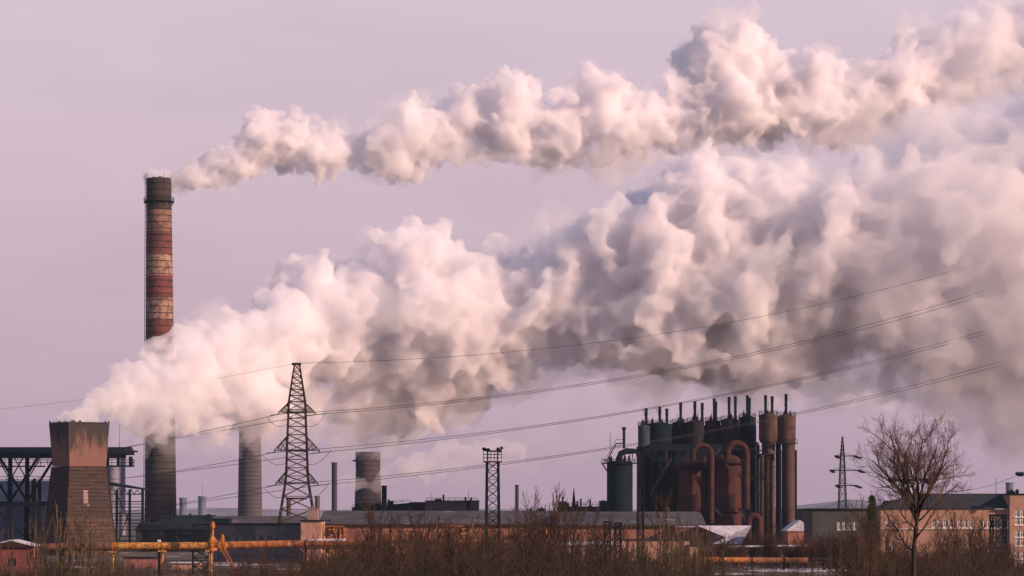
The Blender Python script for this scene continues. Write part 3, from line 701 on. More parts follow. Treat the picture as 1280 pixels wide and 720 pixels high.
# ---------------------------------------------------------------- stove battery
SY = 1000.0
def sx(xx): return X(740 + xx / 3.6, SY)          # measured on an enlarged crop of the stoves
def szz(yy): return Z(480 + yy / 3.6, SY)
def cyl_thing(name, xa, xb, ytop, Y, label, cat, group=None):
    return None
RUSTL = gm('sunlit_rust', (0.105, 0.064, 0.052), (0.028, 0.023, 0.024), .3, (1, 1, .25), c3=(0.07, 0.05, 0.05), s3=1.5, lo3=.55, hi3=.7)  # lighter rust: sunlight on the two end stoves is put into the colour
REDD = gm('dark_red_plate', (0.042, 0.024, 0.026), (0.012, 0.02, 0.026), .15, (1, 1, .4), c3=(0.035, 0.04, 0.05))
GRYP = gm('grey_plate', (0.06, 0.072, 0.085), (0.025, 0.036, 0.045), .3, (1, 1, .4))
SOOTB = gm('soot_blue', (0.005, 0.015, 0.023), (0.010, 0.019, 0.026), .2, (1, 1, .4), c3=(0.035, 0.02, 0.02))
def stack_tube(parent, xx, ytop, ybot, Y, r=.48, mat=SOOTB):
    m = MB(); x = sx(xx); z0, z1 = szz(ybot), szz(ytop)
    m.lathe((x, Y, 0), [(r, z0), (r, z1 - 2.5), (r * 1.12, z1 - 2.5), (r * 1.12, z1 - .3), (r * 1.2, z1 - .3), (r * 1.2, z1), (r * .8, z1), (r * .8, z1 - 2)], 12, capt=False)
    m.build('stack', mat, parent, smooth=True)
def stove(x0, x1, captop, capbot, stacks, mat, shellmat, label, yoff=0, shx=None, rows=True, name='hot_stove'):
    Y = SY + yoff; cx = (sx(x0) + sx(x1)) / 2; r = (sx(x1) - sx(x0)) / 2
    t = thing(name, (cx, Y, 0), label, 'furnace stove', 'hot blast stoves side by side')
    zt, zb = szz(captop), szz(capbot); m = MB()
    m.lathe((cx, Y, 0), [(r * .86, zb - 1.2), (r, zb), (r, zb + .5), (r * 1.02, zb + .5), (r * 1.02, zb + .9), (r, zb + .9), (r, zt - .8), (r * 1.03, zt - .8), (r * 1.03, zt - .1), (r * .99, zt), (r * .3, zt + .6)], 28)
    m.build('cap', mat, t, smooth=True)
    s0, s1 = shx or (x0 + (x1 - x0) * .07, x1 - (x1 - x0) * .07); c2 = (sx(s0) + sx(s1)) / 2; r2 = (sx(s1) - sx(s0)) / 2
    prof = [(r2, 0)]
    for z in np.arange(6, zb - 2, 7.2): prof += [(r2, z - .2), (r2 + .16, z - .15), (r2 + .16, z + .15), (r2, z + .2)]
    prof.append((r2, zb - .5)); m = MB(); m.lathe((c2, Y, 0), prof, 28); m.build('shell', shellmat, t, smooth=True)
    q = MB(); n = 14; pts = [(cx + math.cos(k * 2 * math.pi / n) * r, Y + math.sin(k * 2 * math.pi / n) * r, zt) for k in range(n + 1)]
    rail(q, pts, 1.3, .1, 1.6); q.build('railing', STEEL, t)
    g = random.Random(int(x0)); 
    for i in range(3):
        a = g.uniform(0, 6.28); d = g.uniform(.1, .7) * r; f = MB(); h = g.uniform(.5, 1.3); w = g.uniform(.3, .6)
        f.lathe((cx + math.cos(a) * d, Y + math.sin(a) * d, zt + .2), [(w, 0), (w, h), (w * .6, h + .4), (w * .25, h + .5), (w * .25, h + 1.2)], 10); f.build('fitting', STEEL2, t, smooth=True)
    for xx, yt in stacks: stack_tube(t, xx, yt, captop + 4, Y + g.uniform(-.3, .3) * r)
    w = MB(); w.bar((cx + g.uniform(-.5, .5) * r, Y, zt), (cx + g.uniform(-.5, .5) * r, Y, zt + g.uniform(3, 7)), .12); w.build('mast', STEEL, t)
    return t
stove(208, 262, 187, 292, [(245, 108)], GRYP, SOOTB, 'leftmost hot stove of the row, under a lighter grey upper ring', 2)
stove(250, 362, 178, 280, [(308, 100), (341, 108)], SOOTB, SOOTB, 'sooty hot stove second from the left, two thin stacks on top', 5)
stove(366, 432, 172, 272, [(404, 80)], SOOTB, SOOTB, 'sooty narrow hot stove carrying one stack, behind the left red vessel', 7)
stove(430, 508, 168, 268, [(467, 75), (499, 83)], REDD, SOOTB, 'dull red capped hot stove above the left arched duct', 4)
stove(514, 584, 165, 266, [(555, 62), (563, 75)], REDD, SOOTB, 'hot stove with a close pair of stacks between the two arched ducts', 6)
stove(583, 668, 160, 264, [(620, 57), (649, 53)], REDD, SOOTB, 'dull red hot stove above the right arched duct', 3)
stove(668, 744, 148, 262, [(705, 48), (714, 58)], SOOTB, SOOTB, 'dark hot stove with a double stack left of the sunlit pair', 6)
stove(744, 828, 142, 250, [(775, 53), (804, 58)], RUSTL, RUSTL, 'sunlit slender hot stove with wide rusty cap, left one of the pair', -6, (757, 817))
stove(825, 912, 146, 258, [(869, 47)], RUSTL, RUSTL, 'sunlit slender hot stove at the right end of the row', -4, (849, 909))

def red_vessel(x0, x1, yt, yo, label):
    Y = SY + yo; cx = (sx(x0) + sx(x1)) / 2; r = (sx(x1) - sx(x0)) / 2; zt = szz(yt)
    t = thing('red_vessel', (cx, Y, 0), label, 'tank', 'red oxide vessels before the stoves'); prof = [(r, 0)]
    for z in np.arange(5, zt - 3, 6.4): prof += [(r, z - .15), (r + .12, z - .1), (r + .12, z + .1), (r, z + .15)]
    prof += [(r, zt - 3), (r * .93, zt - 1.7), (r * .75, zt - .7), (r * .4, zt - .1), (r * .1, zt)]
    MB().lathe((cx, Y, 0), prof, 36).build('shell', REDT, t, smooth=True)
    p = MB(); p.lathe((cx, Y, zt - 2.9), [(r, -.3), (r + 1.3, -.3), (r + 1.3, 0), (r, 0)], 28, False, False); pf = p.build('platform', STEEL, t)
    q = MB(); rail(q, [(cx + math.cos(k * math.pi / 8) * (r + 1.25), Y + math.sin(k * math.pi / 8) * (r + 1.25), zt - 2.9) for k in range(17)], 1.2, .1, 2); q.build('railing', STEEL, pf)
    l = MB(); xl = cx + r * .35; yl = Y - r - .5
    for o in (-.35, .35): l.bar((xl + o, yl, 2), (xl + o, yl, szz(495)), .14)
    for z in np.arange(2, szz(495), 1.0): l.bar((xl - .35, yl, z), (xl + .35, yl, z), .1)
    l.build('ladder', STEEL, t)
red_vessel(372, 496, 345, -15, 'left of two big red vessels, darker and sootier, before the stoves')
red_vessel(530, 656, 322, -16, 'right of two big red vessels, brighter red dome, before the stoves')

REDU = gm('duct_red', (0.075, 0.03, 0.027), (0.03, 0.016, 0.017), .25, (1, 1, .6), c3=(0.02, 0.02, 0.024))
def arch_duct(xl, xr, ytop, yl, yr, r, yo, label, mat=REDU):
    Y = SY + yo; x0, x1 = sx(xl), sx(xr); R_ = (x1 - x0) / 2; zt = szz(ytop) - r
    t = thing('arched_duct', ((x0 + x1) / 2, Y, 0), label, 'duct', 'arched gas ducts on the stoves')
    pts = [(x0, Y, max(szz(yl), 0))] + [((x0 + x1) / 2 - R_ * math.cos(a) , Y, zt - min(R_, 4.0) + min(R_, 4.0) * math.sin(a)) for a in np.linspace(0, math.pi, 13)] + [(x1, Y, max(szz(yr), 0))]
    # flatten the arch a little
    MB().tube(pts, r, 16).build('duct_pipe', mat, t, smooth=True)
    for (x, za, zb) in ((x0, szz(yl), zt - 4), (x1, szz(yr), zt - 4)):
        z = max(za, 0) + 1
        while z < zb: f = MB(); f.lathe((x, Y, z), [(r, -.15), (r + .25, -.15), (r + .25, .15), (r, .15)], 16, False, False); f.build('flange', STEEL2, t); z += 5.5
    return t
arch_duct(434, 515, 270, 350, 625, 1.0, -24, 'left arched duct bending down past the darker red vessel')
arch_duct(585, 668, 260, 340, 560, 1.15, -25, 'right arched duct, thickest and reddest, over the brighter vessel')
arch_duct(675, 723, 578, 700, 700, 1.15, -27, 'small arched duct low down left of the sunlit stoves')
arch_duct(290, 352, 285, 345, 400, .9, -9, 'dark sooty arched duct on the left stoves', SOOTB)
def pipe_thing(name, pts, r, mat, label, cat, n=10, group=None):
    t = thing(name, (pts[0][0], pts[0][1], 0), label, cat, group); MB().tube(pts, r, n).build('pipe_run', mat, t, smooth=True)
    return t
for xx, y0, y1, r, m, lb in ((745, 350, 660, .7, REDT, 'red standpipe just left of the sunlit stove pair'), (485, 360, 610, .9, REDT, 'red standpipe beside the left arched duct'), (716, 300, 660, .5, SOOTB, 'dark standpipe right of the right arched duct'), (829, 262, 660, .5, REDD, 'left dull red downcomer between the two sunlit stoves'), (841, 270, 660, .45, SOOTB, 'right dark downcomer between the two sunlit stoves')):
    Y = SY - (17 if xx < 800 else 3)
    t = pipe_thing('standpipe', [(sx(xx), Y, 0), (sx(xx), Y, szz(y0)), (sx(xx) + .3, Y + 2, szz(y0) + 1.5), (sx(xx) + .3, Y + 9, szz(y0) + 1.7)], r, m, lb, 'pipe')
    z = 4
    while z < szz(y0): f = MB(); f.lathe((sx(xx), Y, z), [(r, -.12), (r + .2, -.12), (r + .2, .12), (r, .12)], 10, False, False); f.build('flange', STEEL2, t); z += 7

# steel service floors, stairs and clutter threaded through the battery
def service_frame():
    Y = SY - 11; t = thing('service_frame', (sx(560), Y, 0), 'dark steel service frame with walkways and stairs through the stoves', 'steel frame')
    for k, xx in enumerate((262, 300, 366, 400, 520, 600, 664, 700, 738, 760, 836, 905)):
        MB().ab((sx(xx) - .35, Y + 1, 0), (sx(xx) + .35, Y + 1.7, szz(300))).build('column', STEEL, t)
    for (xa, xb, yy, yo) in ((255, 745, 300, 0), (680, 755, 330, -3), (370, 530, 375, -8), (640, 760, 428, -6), (255, 372, 420, 0), (500, 560, 555, -9), (255, 372, 505, 0), (560, 640, 575, -9), (640, 912, 640, -5), (810, 912, 268, 2)):
        d = MB(); d.ab((sx(xa), Y + yo - 1, szz(yy) - .35), (sx(xb), Y + yo + 1, szz(yy))); w = d.build('walkway', STEEL, t)
        q = MB(); rail(q, [(sx(xa), Y + yo - .95, szz(yy)), (sx(xb), Y + yo - .95, szz(yy))], 1.2, .12, 1.8); q.build('railing', STEEL, w)
    for (xa, ya, xb, yb, yo) in ((575, 368, 655, 430, -13), (500, 540, 560, 590, -13), (256, 505, 300, 420, -2), (300, 420, 350, 340, -2), (560, 300, 535, 330, -8), (640, 560, 668, 620, -12)):
        s_ = MB()
        a, b = Vector((sx(xa), Y + yo, szz(ya))), Vector((sx(xb), Y + yo, szz(yb)))
        for o in (-.5, .5): s_.bar(a + Vector((0, o, 0)), b + Vector((0, o, 0)), .35)
        n = int((b - a).length / .6)
        for i in range(n): p = a.lerp(b, (i + .5) / n); s_.box(p, (.5, .9, .08))
        for q in (.6, 1.2): s_.bar(a + Vector((0, -.5, q)), b + Vector((0, -.5, q)), .1)
        s_.build('stair', gm('stair_green', (.06, .075, .06), (.04, .045, .045)), t)
    g = random.Random(9)
    for i in range(46):
        xx = g.uniform(262, 740); yy = g.uniform(290, 640); m = MB(); x, z = sx(xx), szz(yy); yo = g.uniform(-2, 3)
        if g.random() < .5: h = g.uniform(3, 9); m.tube([(x, Y + yo, z), (x, Y + yo, z - h), (x + g.choice((-2, 2)), Y + yo, z - h - 1)], g.uniform(.15, .45), 8); m.build('service_pipe', g.choice((STEEL, REDD, STEEL2, SOOTB)), t, smooth=True)
        else: l = g.uniform(3, 10); m.tube([(x, Y + yo, z), (x + l, Y + yo, z), (x + l, Y + yo, z - 2)], g.uniform(.15, .4), 8); m.build('service_pipe', g.choice((STEEL, REDD, STEEL2)), t, smooth=True)
    c = MB(); c.ab((sx(255), Y + 9, 0), (sx(752), Y + 24, szz(272))); c.build('casing', SOOTB, t); c = MB(); c.ab((sx(216), Y + 16, szz(271.5)), (sx(745), Y + 23, szz(183))); c.build('upper_casing', SOOTB, t)
service_frame()
def casing(xa, xb, yt, yo, dep, label, mat):
    Y = SY + yo; t = thing('sheet_casing', ((sx(xa) + sx(xb)) / 2, Y, 0), label, 'casing')
    m = MB(); m.ab((sx(xa), Y, 0), (sx(xb), Y + dep, szz(yt))); m.build('panel', mat, t)
    r = MB()
    x = sx(xa) + .5
    while x < sx(xb): r.ab((x - .12, Y - .25, 0), (x + .12, Y - .004, szz(yt) - .2)); x += 1.9
    z = 5
    while z < szz(yt): r.ab((sx(xa), Y - .4, z - .15), (sx(xb), Y - .26, z + .15)); z += 5.2
    r.build('ribs', STEEL, t); f = MB(); f.ab((sx(xa) - .3, Y - .5, szz(yt) + .003), (sx(xb) + .3, Y + dep, szz(yt) + .35)); f.build('coping', STEEL2, t)
casing(212, 372, 300, -5, 6, 'sooty sheet casing at the left end of the stoves', SOOTB)
casing(668, 742, 268, -5, 6, 'sooty sheet casing left of the sunlit stoves', SOOTB)
casing(372, 668, 560, -3, 4, 'low sooty sheet casing between the big red vessels', SOOTB)

def dark_tank():
    Y = 985.0; k = Y / SY
    def x_(xx): return X(740 + xx / 3.6, Y)
    def z_(yy): return Z(480 + yy / 3.6, Y)
    cx = x_(125); r = (x_(183) - x_(67)) / 2
    t = thing('dark_tank', (cx, Y, 0), 'separate sooty round tank with bent duct and slanting stair left of the stoves', 'tank')
    prof = [(r, 0)]
    for z in np.arange(4, z_(352), 3.3): prof += [(r, z - .1), (r + .08, z - .08), (r + .08, z + .08), (r, z + .1)]
    prof += [(r, z_(350)), (r * .5, z_(346)), (r * .2, z_(344))]
    MB().lathe((cx, Y, 0), prof, 32).build('shell', SOOTB, t, smooth=True)
    p = MB(); p.lathe((cx, Y, z_(355)), [(r, -.35), (r + 1.2, -.35), (r + 1.2, 0), (r, 0)], 24, False, False); p.ab((x_(42), Y - 2, z_(355) - .35), (x_(70), Y + 2, z_(355))); p.ab((x_(180), Y - 1, z_(355) - .35), (x_(215), Y + 1, z_(355)))
    for o in (-2, 2): p.bar((x_(44), Y + o, z_(355)), (x_(68), Y + o, z_(392)), .3)
    pf = p.build('platform', STEEL, t)
    q = MB(); rail(q, [(x_(42), Y - 1.95, z_(355)), (x_(67), Y - 1.95, z_(355))], 1.3, .12, 1.5); rail(q, [(cx + math.cos(a) * (r + 1.1), Y + math.sin(a) * (r + 1.1), z_(355)) for a in np.linspace(0, 6.28, 15)], 1.2, .12, 2); rail(q, [(x_(105), Y - 1, z_(286)), (x_(148), Y - 1, z_(286))], 1.2, .12, 1.5); q.build('railing', STEEL, pf)
    g = random.Random(4)
    for i in range(9):
        a = g.uniform(0, 6.28); f = MB(); f.lathe((cx + math.cos(a) * r * .8, Y + math.sin(a) * r * .8, z_(352)), [(.35, 0), (.35, g.uniform(.8, 2)), (.15, 2.1)], 8); f.build('fitting', STEEL, t)
    d = MB(); rr = (x_(136) - x_(108)) / 2; xd = x_(121); zt = z_(288) - rr
    d.tube([(xd, Y, z_(352)), (xd, Y, zt - 2.6), (xd + .7, Y, zt - .8), (xd + 2.6, Y, zt), (x_(200), Y, zt), (x_(208), Y, zt - .8), (x_(210), Y, zt - 3), (x_(210), Y, 0)], [rr] * 4 + [rr * .8, rr * .75, rr * .6, rr * .6], 16); d.build('bent_duct', SOOTB, t, smooth=True)
    s_ = MB()
    for o in (-.6, .6):
        s_.bar((x_(64), Y + o - 2, z_(350)), (x_(108), Y + o - 2, z_(268)), .3); s_.bar((x_(64), Y + o - 2, z_(350) + 1.3), (x_(108), Y + o - 2, z_(268) + 1.3), .12); s_.bar((x_(108), Y + o - 2, z_(268)), (x_(146), Y + o - 2, z_(266)), .25); s_.bar((x_(108), Y + o - 2, z_(268) + 1.3), (x_(146), Y + o - 2, z_(266) + 1.3), .12)
    for i in range(24): a = Vector((x_(64), Y - 2, z_(350))).lerp(Vector((x_(108), Y - 2, z_(268))), i / 24); s_.box(a, (.5, 1.1, .1))
    s_.build('stair', STEEL, t)
    v = MB(); v.tube([(x_(144), Y, z_(290)), (x_(144), Y, z_(205)), ], .5, 8); v.tube([(x_(144), Y, z_(205)), (x_(144), Y, z_(194))], .8, 8); v.build('vent_pipe', STEEL, t)
    MB().bar((x_(82), Y, z_(352)), (x_(82), Y, z_(220)), .16).build('mast', STEEL, t)
    for xx in (146, 170, 182): MB().bar((x_(xx), Y, zt - rr * .7), (x_(xx), Y, zt - rr - 1.5), .3).build('drain', STEEL, t)
dark_tank()

# ---------------------------------------------------------------- pylons
def big_pylon():
    Y = 860; cx = X(371.2, Y); t = thing('transmission_pylon', (cx, Y, 0), 'tallest lattice power pylon with three cross arms, left of centre', 'pylon')
    z = lambda py: Z(py, Y); s = Y / F; ang = R(8)
    lev = [(0, 29 * s, 22 * s), (z(653), 22.5 * s, 18 * s), (z(604), 14.5 * s, 12 * s), (z(595), 13.6 * s, 11 * s), (z(502), 10.2 * s, 9 * s), (z(456), 3.2 * s, 3 * s)]
    lev = subdiv(lev, [2, 3, 1, 9, 6])
    lg, br = MB(), MB(); lattice(lg, br, (cx, Y), lev, .36, .17, ang)
    lg.build('legs', STEEL2, t); br.build('bracing', STEEL2, t)
    MB().ab((cx - 6.5 * s, Y - .5, z(456) - .1), (cx + 5 * s, Y + .5, z(453.5))).build('peak', STEEL, t)
    arms = []
    for (yl, yt, half, hb) in ((515.5, 502, 22.5, 10.7), (563, 543, 28, 12), (604, 587, 26, 14)):
        for sd in (-1, 1):
            m = MB(); tip = Vector((cx + sd * half * s, Y + sd * 1.2, z(yl))); n = 4
            for o in (-1, 1):
                a0, a1 = Vector((cx + sd * hb * s * .9, Y + o * 2.4, z(yl))), Vector((cx + sd * hb * s * .8, Y + o * 2.2, z(yt)))
                m.bar(a0, tip, .22); m.bar(a1, tip, .2)
                for i in range(n):
                    f = i / n; g_ = (i + 1) / n
                    m.bar(a0.lerp(tip, f), a1.lerp(tip, g_), .09); m.bar(a1.lerp(tip, f), a0.lerp(tip, g_), .09); m.bar(a0.lerp(tip, g_), a1.lerp(tip, g_), .09)
            for i in range(n + 1): f = i / (n + 1); p0 = Vector((cx + sd * hb * s * .9, Y - 2.4, z(yl))).lerp(tip, f); p1 = Vector((cx + sd * hb * s * .9, Y + 2.4, z(yl))).lerp(tip, f); m.bar(p0, p1, .12)
            m.bar(tip + Vector((0, 0, 0)), tip - Vector((0, 0, .6)), .3)
            m.build('cross_arm', STEEL2, t); arms.append(tip - Vector((0, 0, .6)))
        for o in (-2.3, 2.3): h = MB(); h.ab((cx - hb * s, Y + o - .2, z(yl) - .15), (cx + hb * s, Y + o + .2, z(yl) + .25)); h.build('arm_girder', STEEL, t)
    m = MB(); m.ab((cx - 13 * s, Y - 3, z(624) - .1), (cx + 13 * s, Y - 2.7, z(622))); m.build('platform_beam', STEEL2, t)
    return arms, Vector((cx, Y, z(454)))
ARMS, PEAK = big_pylon()
# power lines: each cable is a thing
def cable(pts, r, label, grp='cables of the big pylon'):
    o = MB().tube(pts, r, 5).build('power_cable', WIRE, org=pts[0]); return tag(o, label, 'cable', grp)
def fit_cable(a, b, mid, n=30):
    """hanging cable through a, mid and b (a parabola in its own upright plane)"""
    a, b, mid = Vector(a), Vector(b), Vector(mid); f = (mid.x - a.x) / (b.x - a.x)
    d = (a.lerp(b, f).z - mid.z) / (4 * f * (1 - f)); return sag(a, b, d, n)
rows_r = [((1500, 262, 1080), (700, 484)), ((1500, 322, 1080), (640, 536)), ((1500, 370, 1080), (640, 577))]
rows_l = [((40, 578, 1150), (240, 543)), ((40, 606, 1150), (240, 586)), ((40, 652, 1150), (240, 627))]
nm = ['top', 'middle', 'lowest']
for k in range(3):
    for sd in (0, 1):
        a = ARMS[k * 2 + sd]; (ex, ey, eY), (mx_, my) = rows_r[k]
        b = P(ex, ey + (9 if sd else 0), eY + sd * 6); f = (X(mx_, 890) - a.x) / (b.x - a.x); Ym = a.y + (b.y - a.y) * f
        mid = P(mx_, my + (2.2 if sd else 0), Ym)
        insu = a.lerp(b, .006)
        cable(fit_cable(a, b, Vector((a.x + (b.x - a.x) * ((mid.x - a.x) / (b.x - a.x)), 0, mid.z))), .08, '%s cable rising right from the %s arm tip of the big pylon' % (nm[k], ('left', 'right')[sd]))
        (ex, ey, eY), (mx_, my) = rows_l[k]
        b = P(ex, ey + (3 if sd else 0), eY); f = .4; mid = P(mx_, my + (1.5 if sd else 0), a.y + (b.y - a.y) * ((X(mx_, 960) - a.x) / (b.x - a.x)))
        cable(fit_cable(a, b, mid), .08, '%s cable falling left from the %s arm tip of the big pylon' % (nm[k], ('left', 'right')[sd]))
        # jumper loop hanging under the arm tip and its insulator strings
        s = 860 / F; L_ = 27 * s; sgn = -1 if sd == 0 else 1
        q = a + Vector((-sgn * 3 * s, 0, .3)); e = a + Vector((sgn * 14 * s, sgn * 1.0, .9 if sd else -1.0))
        tag(MB().tube([q - Vector((0, 0, 0)), q + Vector((sgn * 3 * s, 0, -2.2)), q + Vector((sgn * 8 * s, 0, -3.6)), e + Vector((0, 0, -1.4)), e + Vector((sgn * 4 * s, 0, .6))] if False else sag(a + Vector((sgn * 14 * s, sgn, .8 if sd else -.9)), Vector((PEAK.x + sgn * 12 * s, a.y - 1, a.z - (3.0 if sd == 0 else 3.4))), 1.6, 12), .07, 5).build('jumper_cable', WIRE, org=a), 'jumper loop under the %s %s arm of the big pylon' % (nm[k], ('left', 'right')[sd]), 'cable')
        st = MB()
        for dv in (rows_r, rows_l):
            tgt = Vector((a.x + (1 if dv is rows_r else -1) * 2.6, a.y + (.4 if dv is rows_r else .9), a.z + (.25 if dv is rows_r else -.35)))
            for i in range(8): c = a.lerp(tgt, (i + .5) / 8); st.tube([c - (tgt - a) * .03, c + (tgt - a) * .03], [.2, .12], 8)
            st.bar(a, tgt, .07)
        tag(st.build('insulator_string', STEEL, org=a), 'insulator strings at the %s %s arm tip of the big pylon' % (nm[k], ('left', 'right')[sd]), 'insulator')
b = P(1500, 228, 1080); cable(fit_cable(PEAK, b, P(640, 440, 905)), .06, 'thin earth wire from the peak of the big pylon')
cable(fit_cable(PEAK, P(-40, 515, 1150), P(180, 491, 990)), .04, 'thin earth wire leaving the pylon peak to the left')

def tier_pylon(cx_px, top, Y, arms, halfw, label, short, clusters=True, s2=1.0, ext=0):
    cx = X(cx_px, Y); s = Y / F; z = lambda py: Z(py, Y)
    t = thing('transmission_pylon', (cx, Y, 0), label, 'pylon')
    lev = [(0, halfw * 1.5 * s, halfw * 1.5 * s), (z(arms[0][0]), halfw * .55 * s, halfw * .55 * s), (z(top), .4 * s, .4 * s)]
    lev = subdiv(lev, [12, 5]); lg, br = MB(), MB(); lattice(lg, br, (cx, Y), lev, .32 * s2, .16 * s2, R(5)); lg.build('legs', STEEL, t); br.build('bracing', STEEL, t)
    for py, l, r in arms:
        for px, sd in ((l, -1), (r, 1)):
            m = MB(); tip = Vector((X(px, Y), Y, z(py))); 
            for o in (-.5, .5): m.bar((cx, Y + o, z(py)), tip, .42 * s2)
            m.bar((cx, Y, z(py) + 1.3), tip, .2 * s2); m.build('cross_arm', STEEL, t)
            if clusters:
                d = Vector((sd * .75 + .55, 0, -.55)).normalized() if sd > 0 else Vector((.6, 0, -.5)).normalized(); L_ = (9 if sd > 0 else 5) * s
                c = MB()
                for o in (0, .5, 1.0):
                    st = tip + Vector((o * -1.2 * sd, o, .15)); c.bar(st, st + d * L_, .16 * s2)
                    for i in range(7): q = st + d * L_ * (i + .5) / 7; c.tube([q - d * .18, q + d * .18], [.42 * s2, .26 * s2], 8)
                tag(c.build('insulator_string', STEEL, org=tip), '%s %s insulator cluster of the %s' % (['top', 'middle', 'bottom'][min(arms.index((py, l, r)), 2)], ('left', 'right')[sd > 0], short), 'insulator', 'insulator clusters on the right hand pylons')
    return t
tier_pylon(1053, 546, 1300, [(570, 1043, 1069), (588, 1037, 1074), (607, 1044, 1070)], 4.2, 'slim pylon with three arms between the stoves and the bare tree', 'slim three-armed pylon')
tier_pylon(1132, 565, 900, [(600, 1111, 1158), (628, 1104, 1162)], 5, 'pylon standing behind the tall bare tree', 'pylon behind the tall bare tree', s2=1.7)
tier_pylon(1300, 548, 760, [(592, 1270, 1330), (622, 1266, 1334), (651, 1270, 1330)], 9, 'pylon cut off by the right edge of the frame', 'pylon cut by the right edge')
for k, (py, dy) in enumerate(((570, 8), (588, 10), (607, 12))):
    a = P(1066, py + 3, 1300); b = P(1157, py + 30 + 3 * k, 900); 
    cable(sag(a, b, 3), .06, '%s wire between the slim pylon and the pylon behind the bare tree' % nm[k], 'wires of the right hand pylons')
    a = P(1130, (600, 602, 628)[k], 900); b = P(1275, (592, 622, 651)[k], 760); cable(sag(a, b, 4 + k), .05, '%s wire between the bare tree and the right edge' % nm[k], 'wires of the right hand pylons')

# ---------------------------------------------------------------- floodlight mast and other lattice posts
def flood_mast():
    Y = 450; cx = X(615.8, Y); s = Y / F; z = lambda py: Z(py, Y)
    t = thing('floodlight_mast', (cx, Y, 0), 'square lattice floodlight mast with a railed lamp basket, in front of the brick shed', 'floodlight mast')
    lev = subdiv([(0, 9 * s, 9 * s), (z(577), 7 * s, 7 * s)], 14); lg, br = MB(), MB(); lattice(lg, br, (cx, Y), lev, .26, .075, R(6)); lg.build('legs', STEEL, t); br.build('bracing', STEEL, t)
    p = MB(); p.ab((cx - 11.5 * s, Y - 1.4, z(578)), (cx + 11.5 * s, Y + 1.4, z(576.5))); pf = p.build('platform', STEEL, t)
    q = MB(); h = z(564) - z(577)
    rail(q, [(cx - 11.3 * s, Y - 1.35, z(576.5)), (cx + 11.3 * s, Y - 1.35, z(576.5)), (cx + 11.3 * s, Y + 1.35, z(576.5)), (cx - 11.3 * s, Y + 1.35, z(576.5)), (cx - 11.3 * s, Y - 1.35, z(576.5))], h, .07, .55, (1, .66, .33)); q.build('railing', STEEL, pf)
    m = MB(); m.ab((cx - 7.5 * s, Y - 1.2, z(565)), (cx + 11 * s, Y - 1.0, z(563))); m.bar((cx - 6 * s, Y, z(576)), (cx - 6 * s, Y, z(562)), .16); m.bar((cx + 6 * s, Y, z(576)), (cx + 6 * s, Y, z(560)), .16); m.build('lamp_frame', STEEL, t)
    for dx, dz, a in ((-10, 561, -.4), (-8, 562, -.1), (-6, 562, .3), (6, 561, .2), (8, 562, -.3), (10, 560, .4), (9, 563.5, 0)):
        l = MB(); c = Vector((cx + dx * s, Y - .9, z(dz))); l.tube([c + Vector((0, .2, .1)), c + Vector((a * .4, -.25, -.06))], [.13, .26], 10); l.bar(c, c - Vector((0, 0, .35)), .06); l.build('floodlight', STEEL, t)
flood_mast()
def post(x0, x1, top, Y, n, label, lt=.22, bt=.08, head=0, name='lattice_mast', cap=True):
    cx = X((x0 + x1) / 2, Y); hw = (x1 - x0) / 2 / F * Y
    t = thing(name, (cx, Y, 0), label, 'lattice mast'); lg, br = MB(), MB()
    lattice(lg, br, (cx, Y), subdiv([(0, hw, hw), (Z(top, Y), hw * .95, hw * .95)], n), lt, bt, R(4)); lg.build('legs', STEEL, t); br.build('bracing', STEEL, t)
    if cap: MB().ab((cx - hw - .2, Y - hw - .1, Z(top, Y)), (cx + hw + .2, Y + hw + .1, Z(top, Y) + .25)).build('cap_plate', STEEL, t)
    return t
post(797, 804, 560, 520, 22, 'tall thin lattice mast in front of the left end of the stoves', .24, .1)
post(755.5, 763, 653, 500, 7, 'left post of the two dark lattice posts before the pale wall', .22, .1)
post(768.5, 776, 655, 505, 7, 'right post of the two dark lattice posts before the pale wall', .3, .12)
post(1239, 1256, 645, 420, 5, 'boxy dark lattice mast before the office windows', .22, .12)
post(241, 262, 656, 560, 6, 'dark square lattice trestle where the yellow pipe passes', .22, .16)
def flag(px, y0, y1, Y, label, w=.1):
    o = MB().tube([(X(px, Y), Y, 0), (X(px, Y), Y, Z(y0, Y))], [w, w * .5], 6).build('thin_mast', STEEL, org=(X(px, Y), Y, 0)); tag(o, label, 'mast')
flag(1245, 598, 0, 600, 'thin rod mast above the office roof at far right')
flag(149.5, 528, 0, 940, 'thin rod mast between the square tower and the tall chimney', .14)
flag(548, 645, 0, 640, 'pale thin pole before the brick shed left of the floodlight mast', .12)
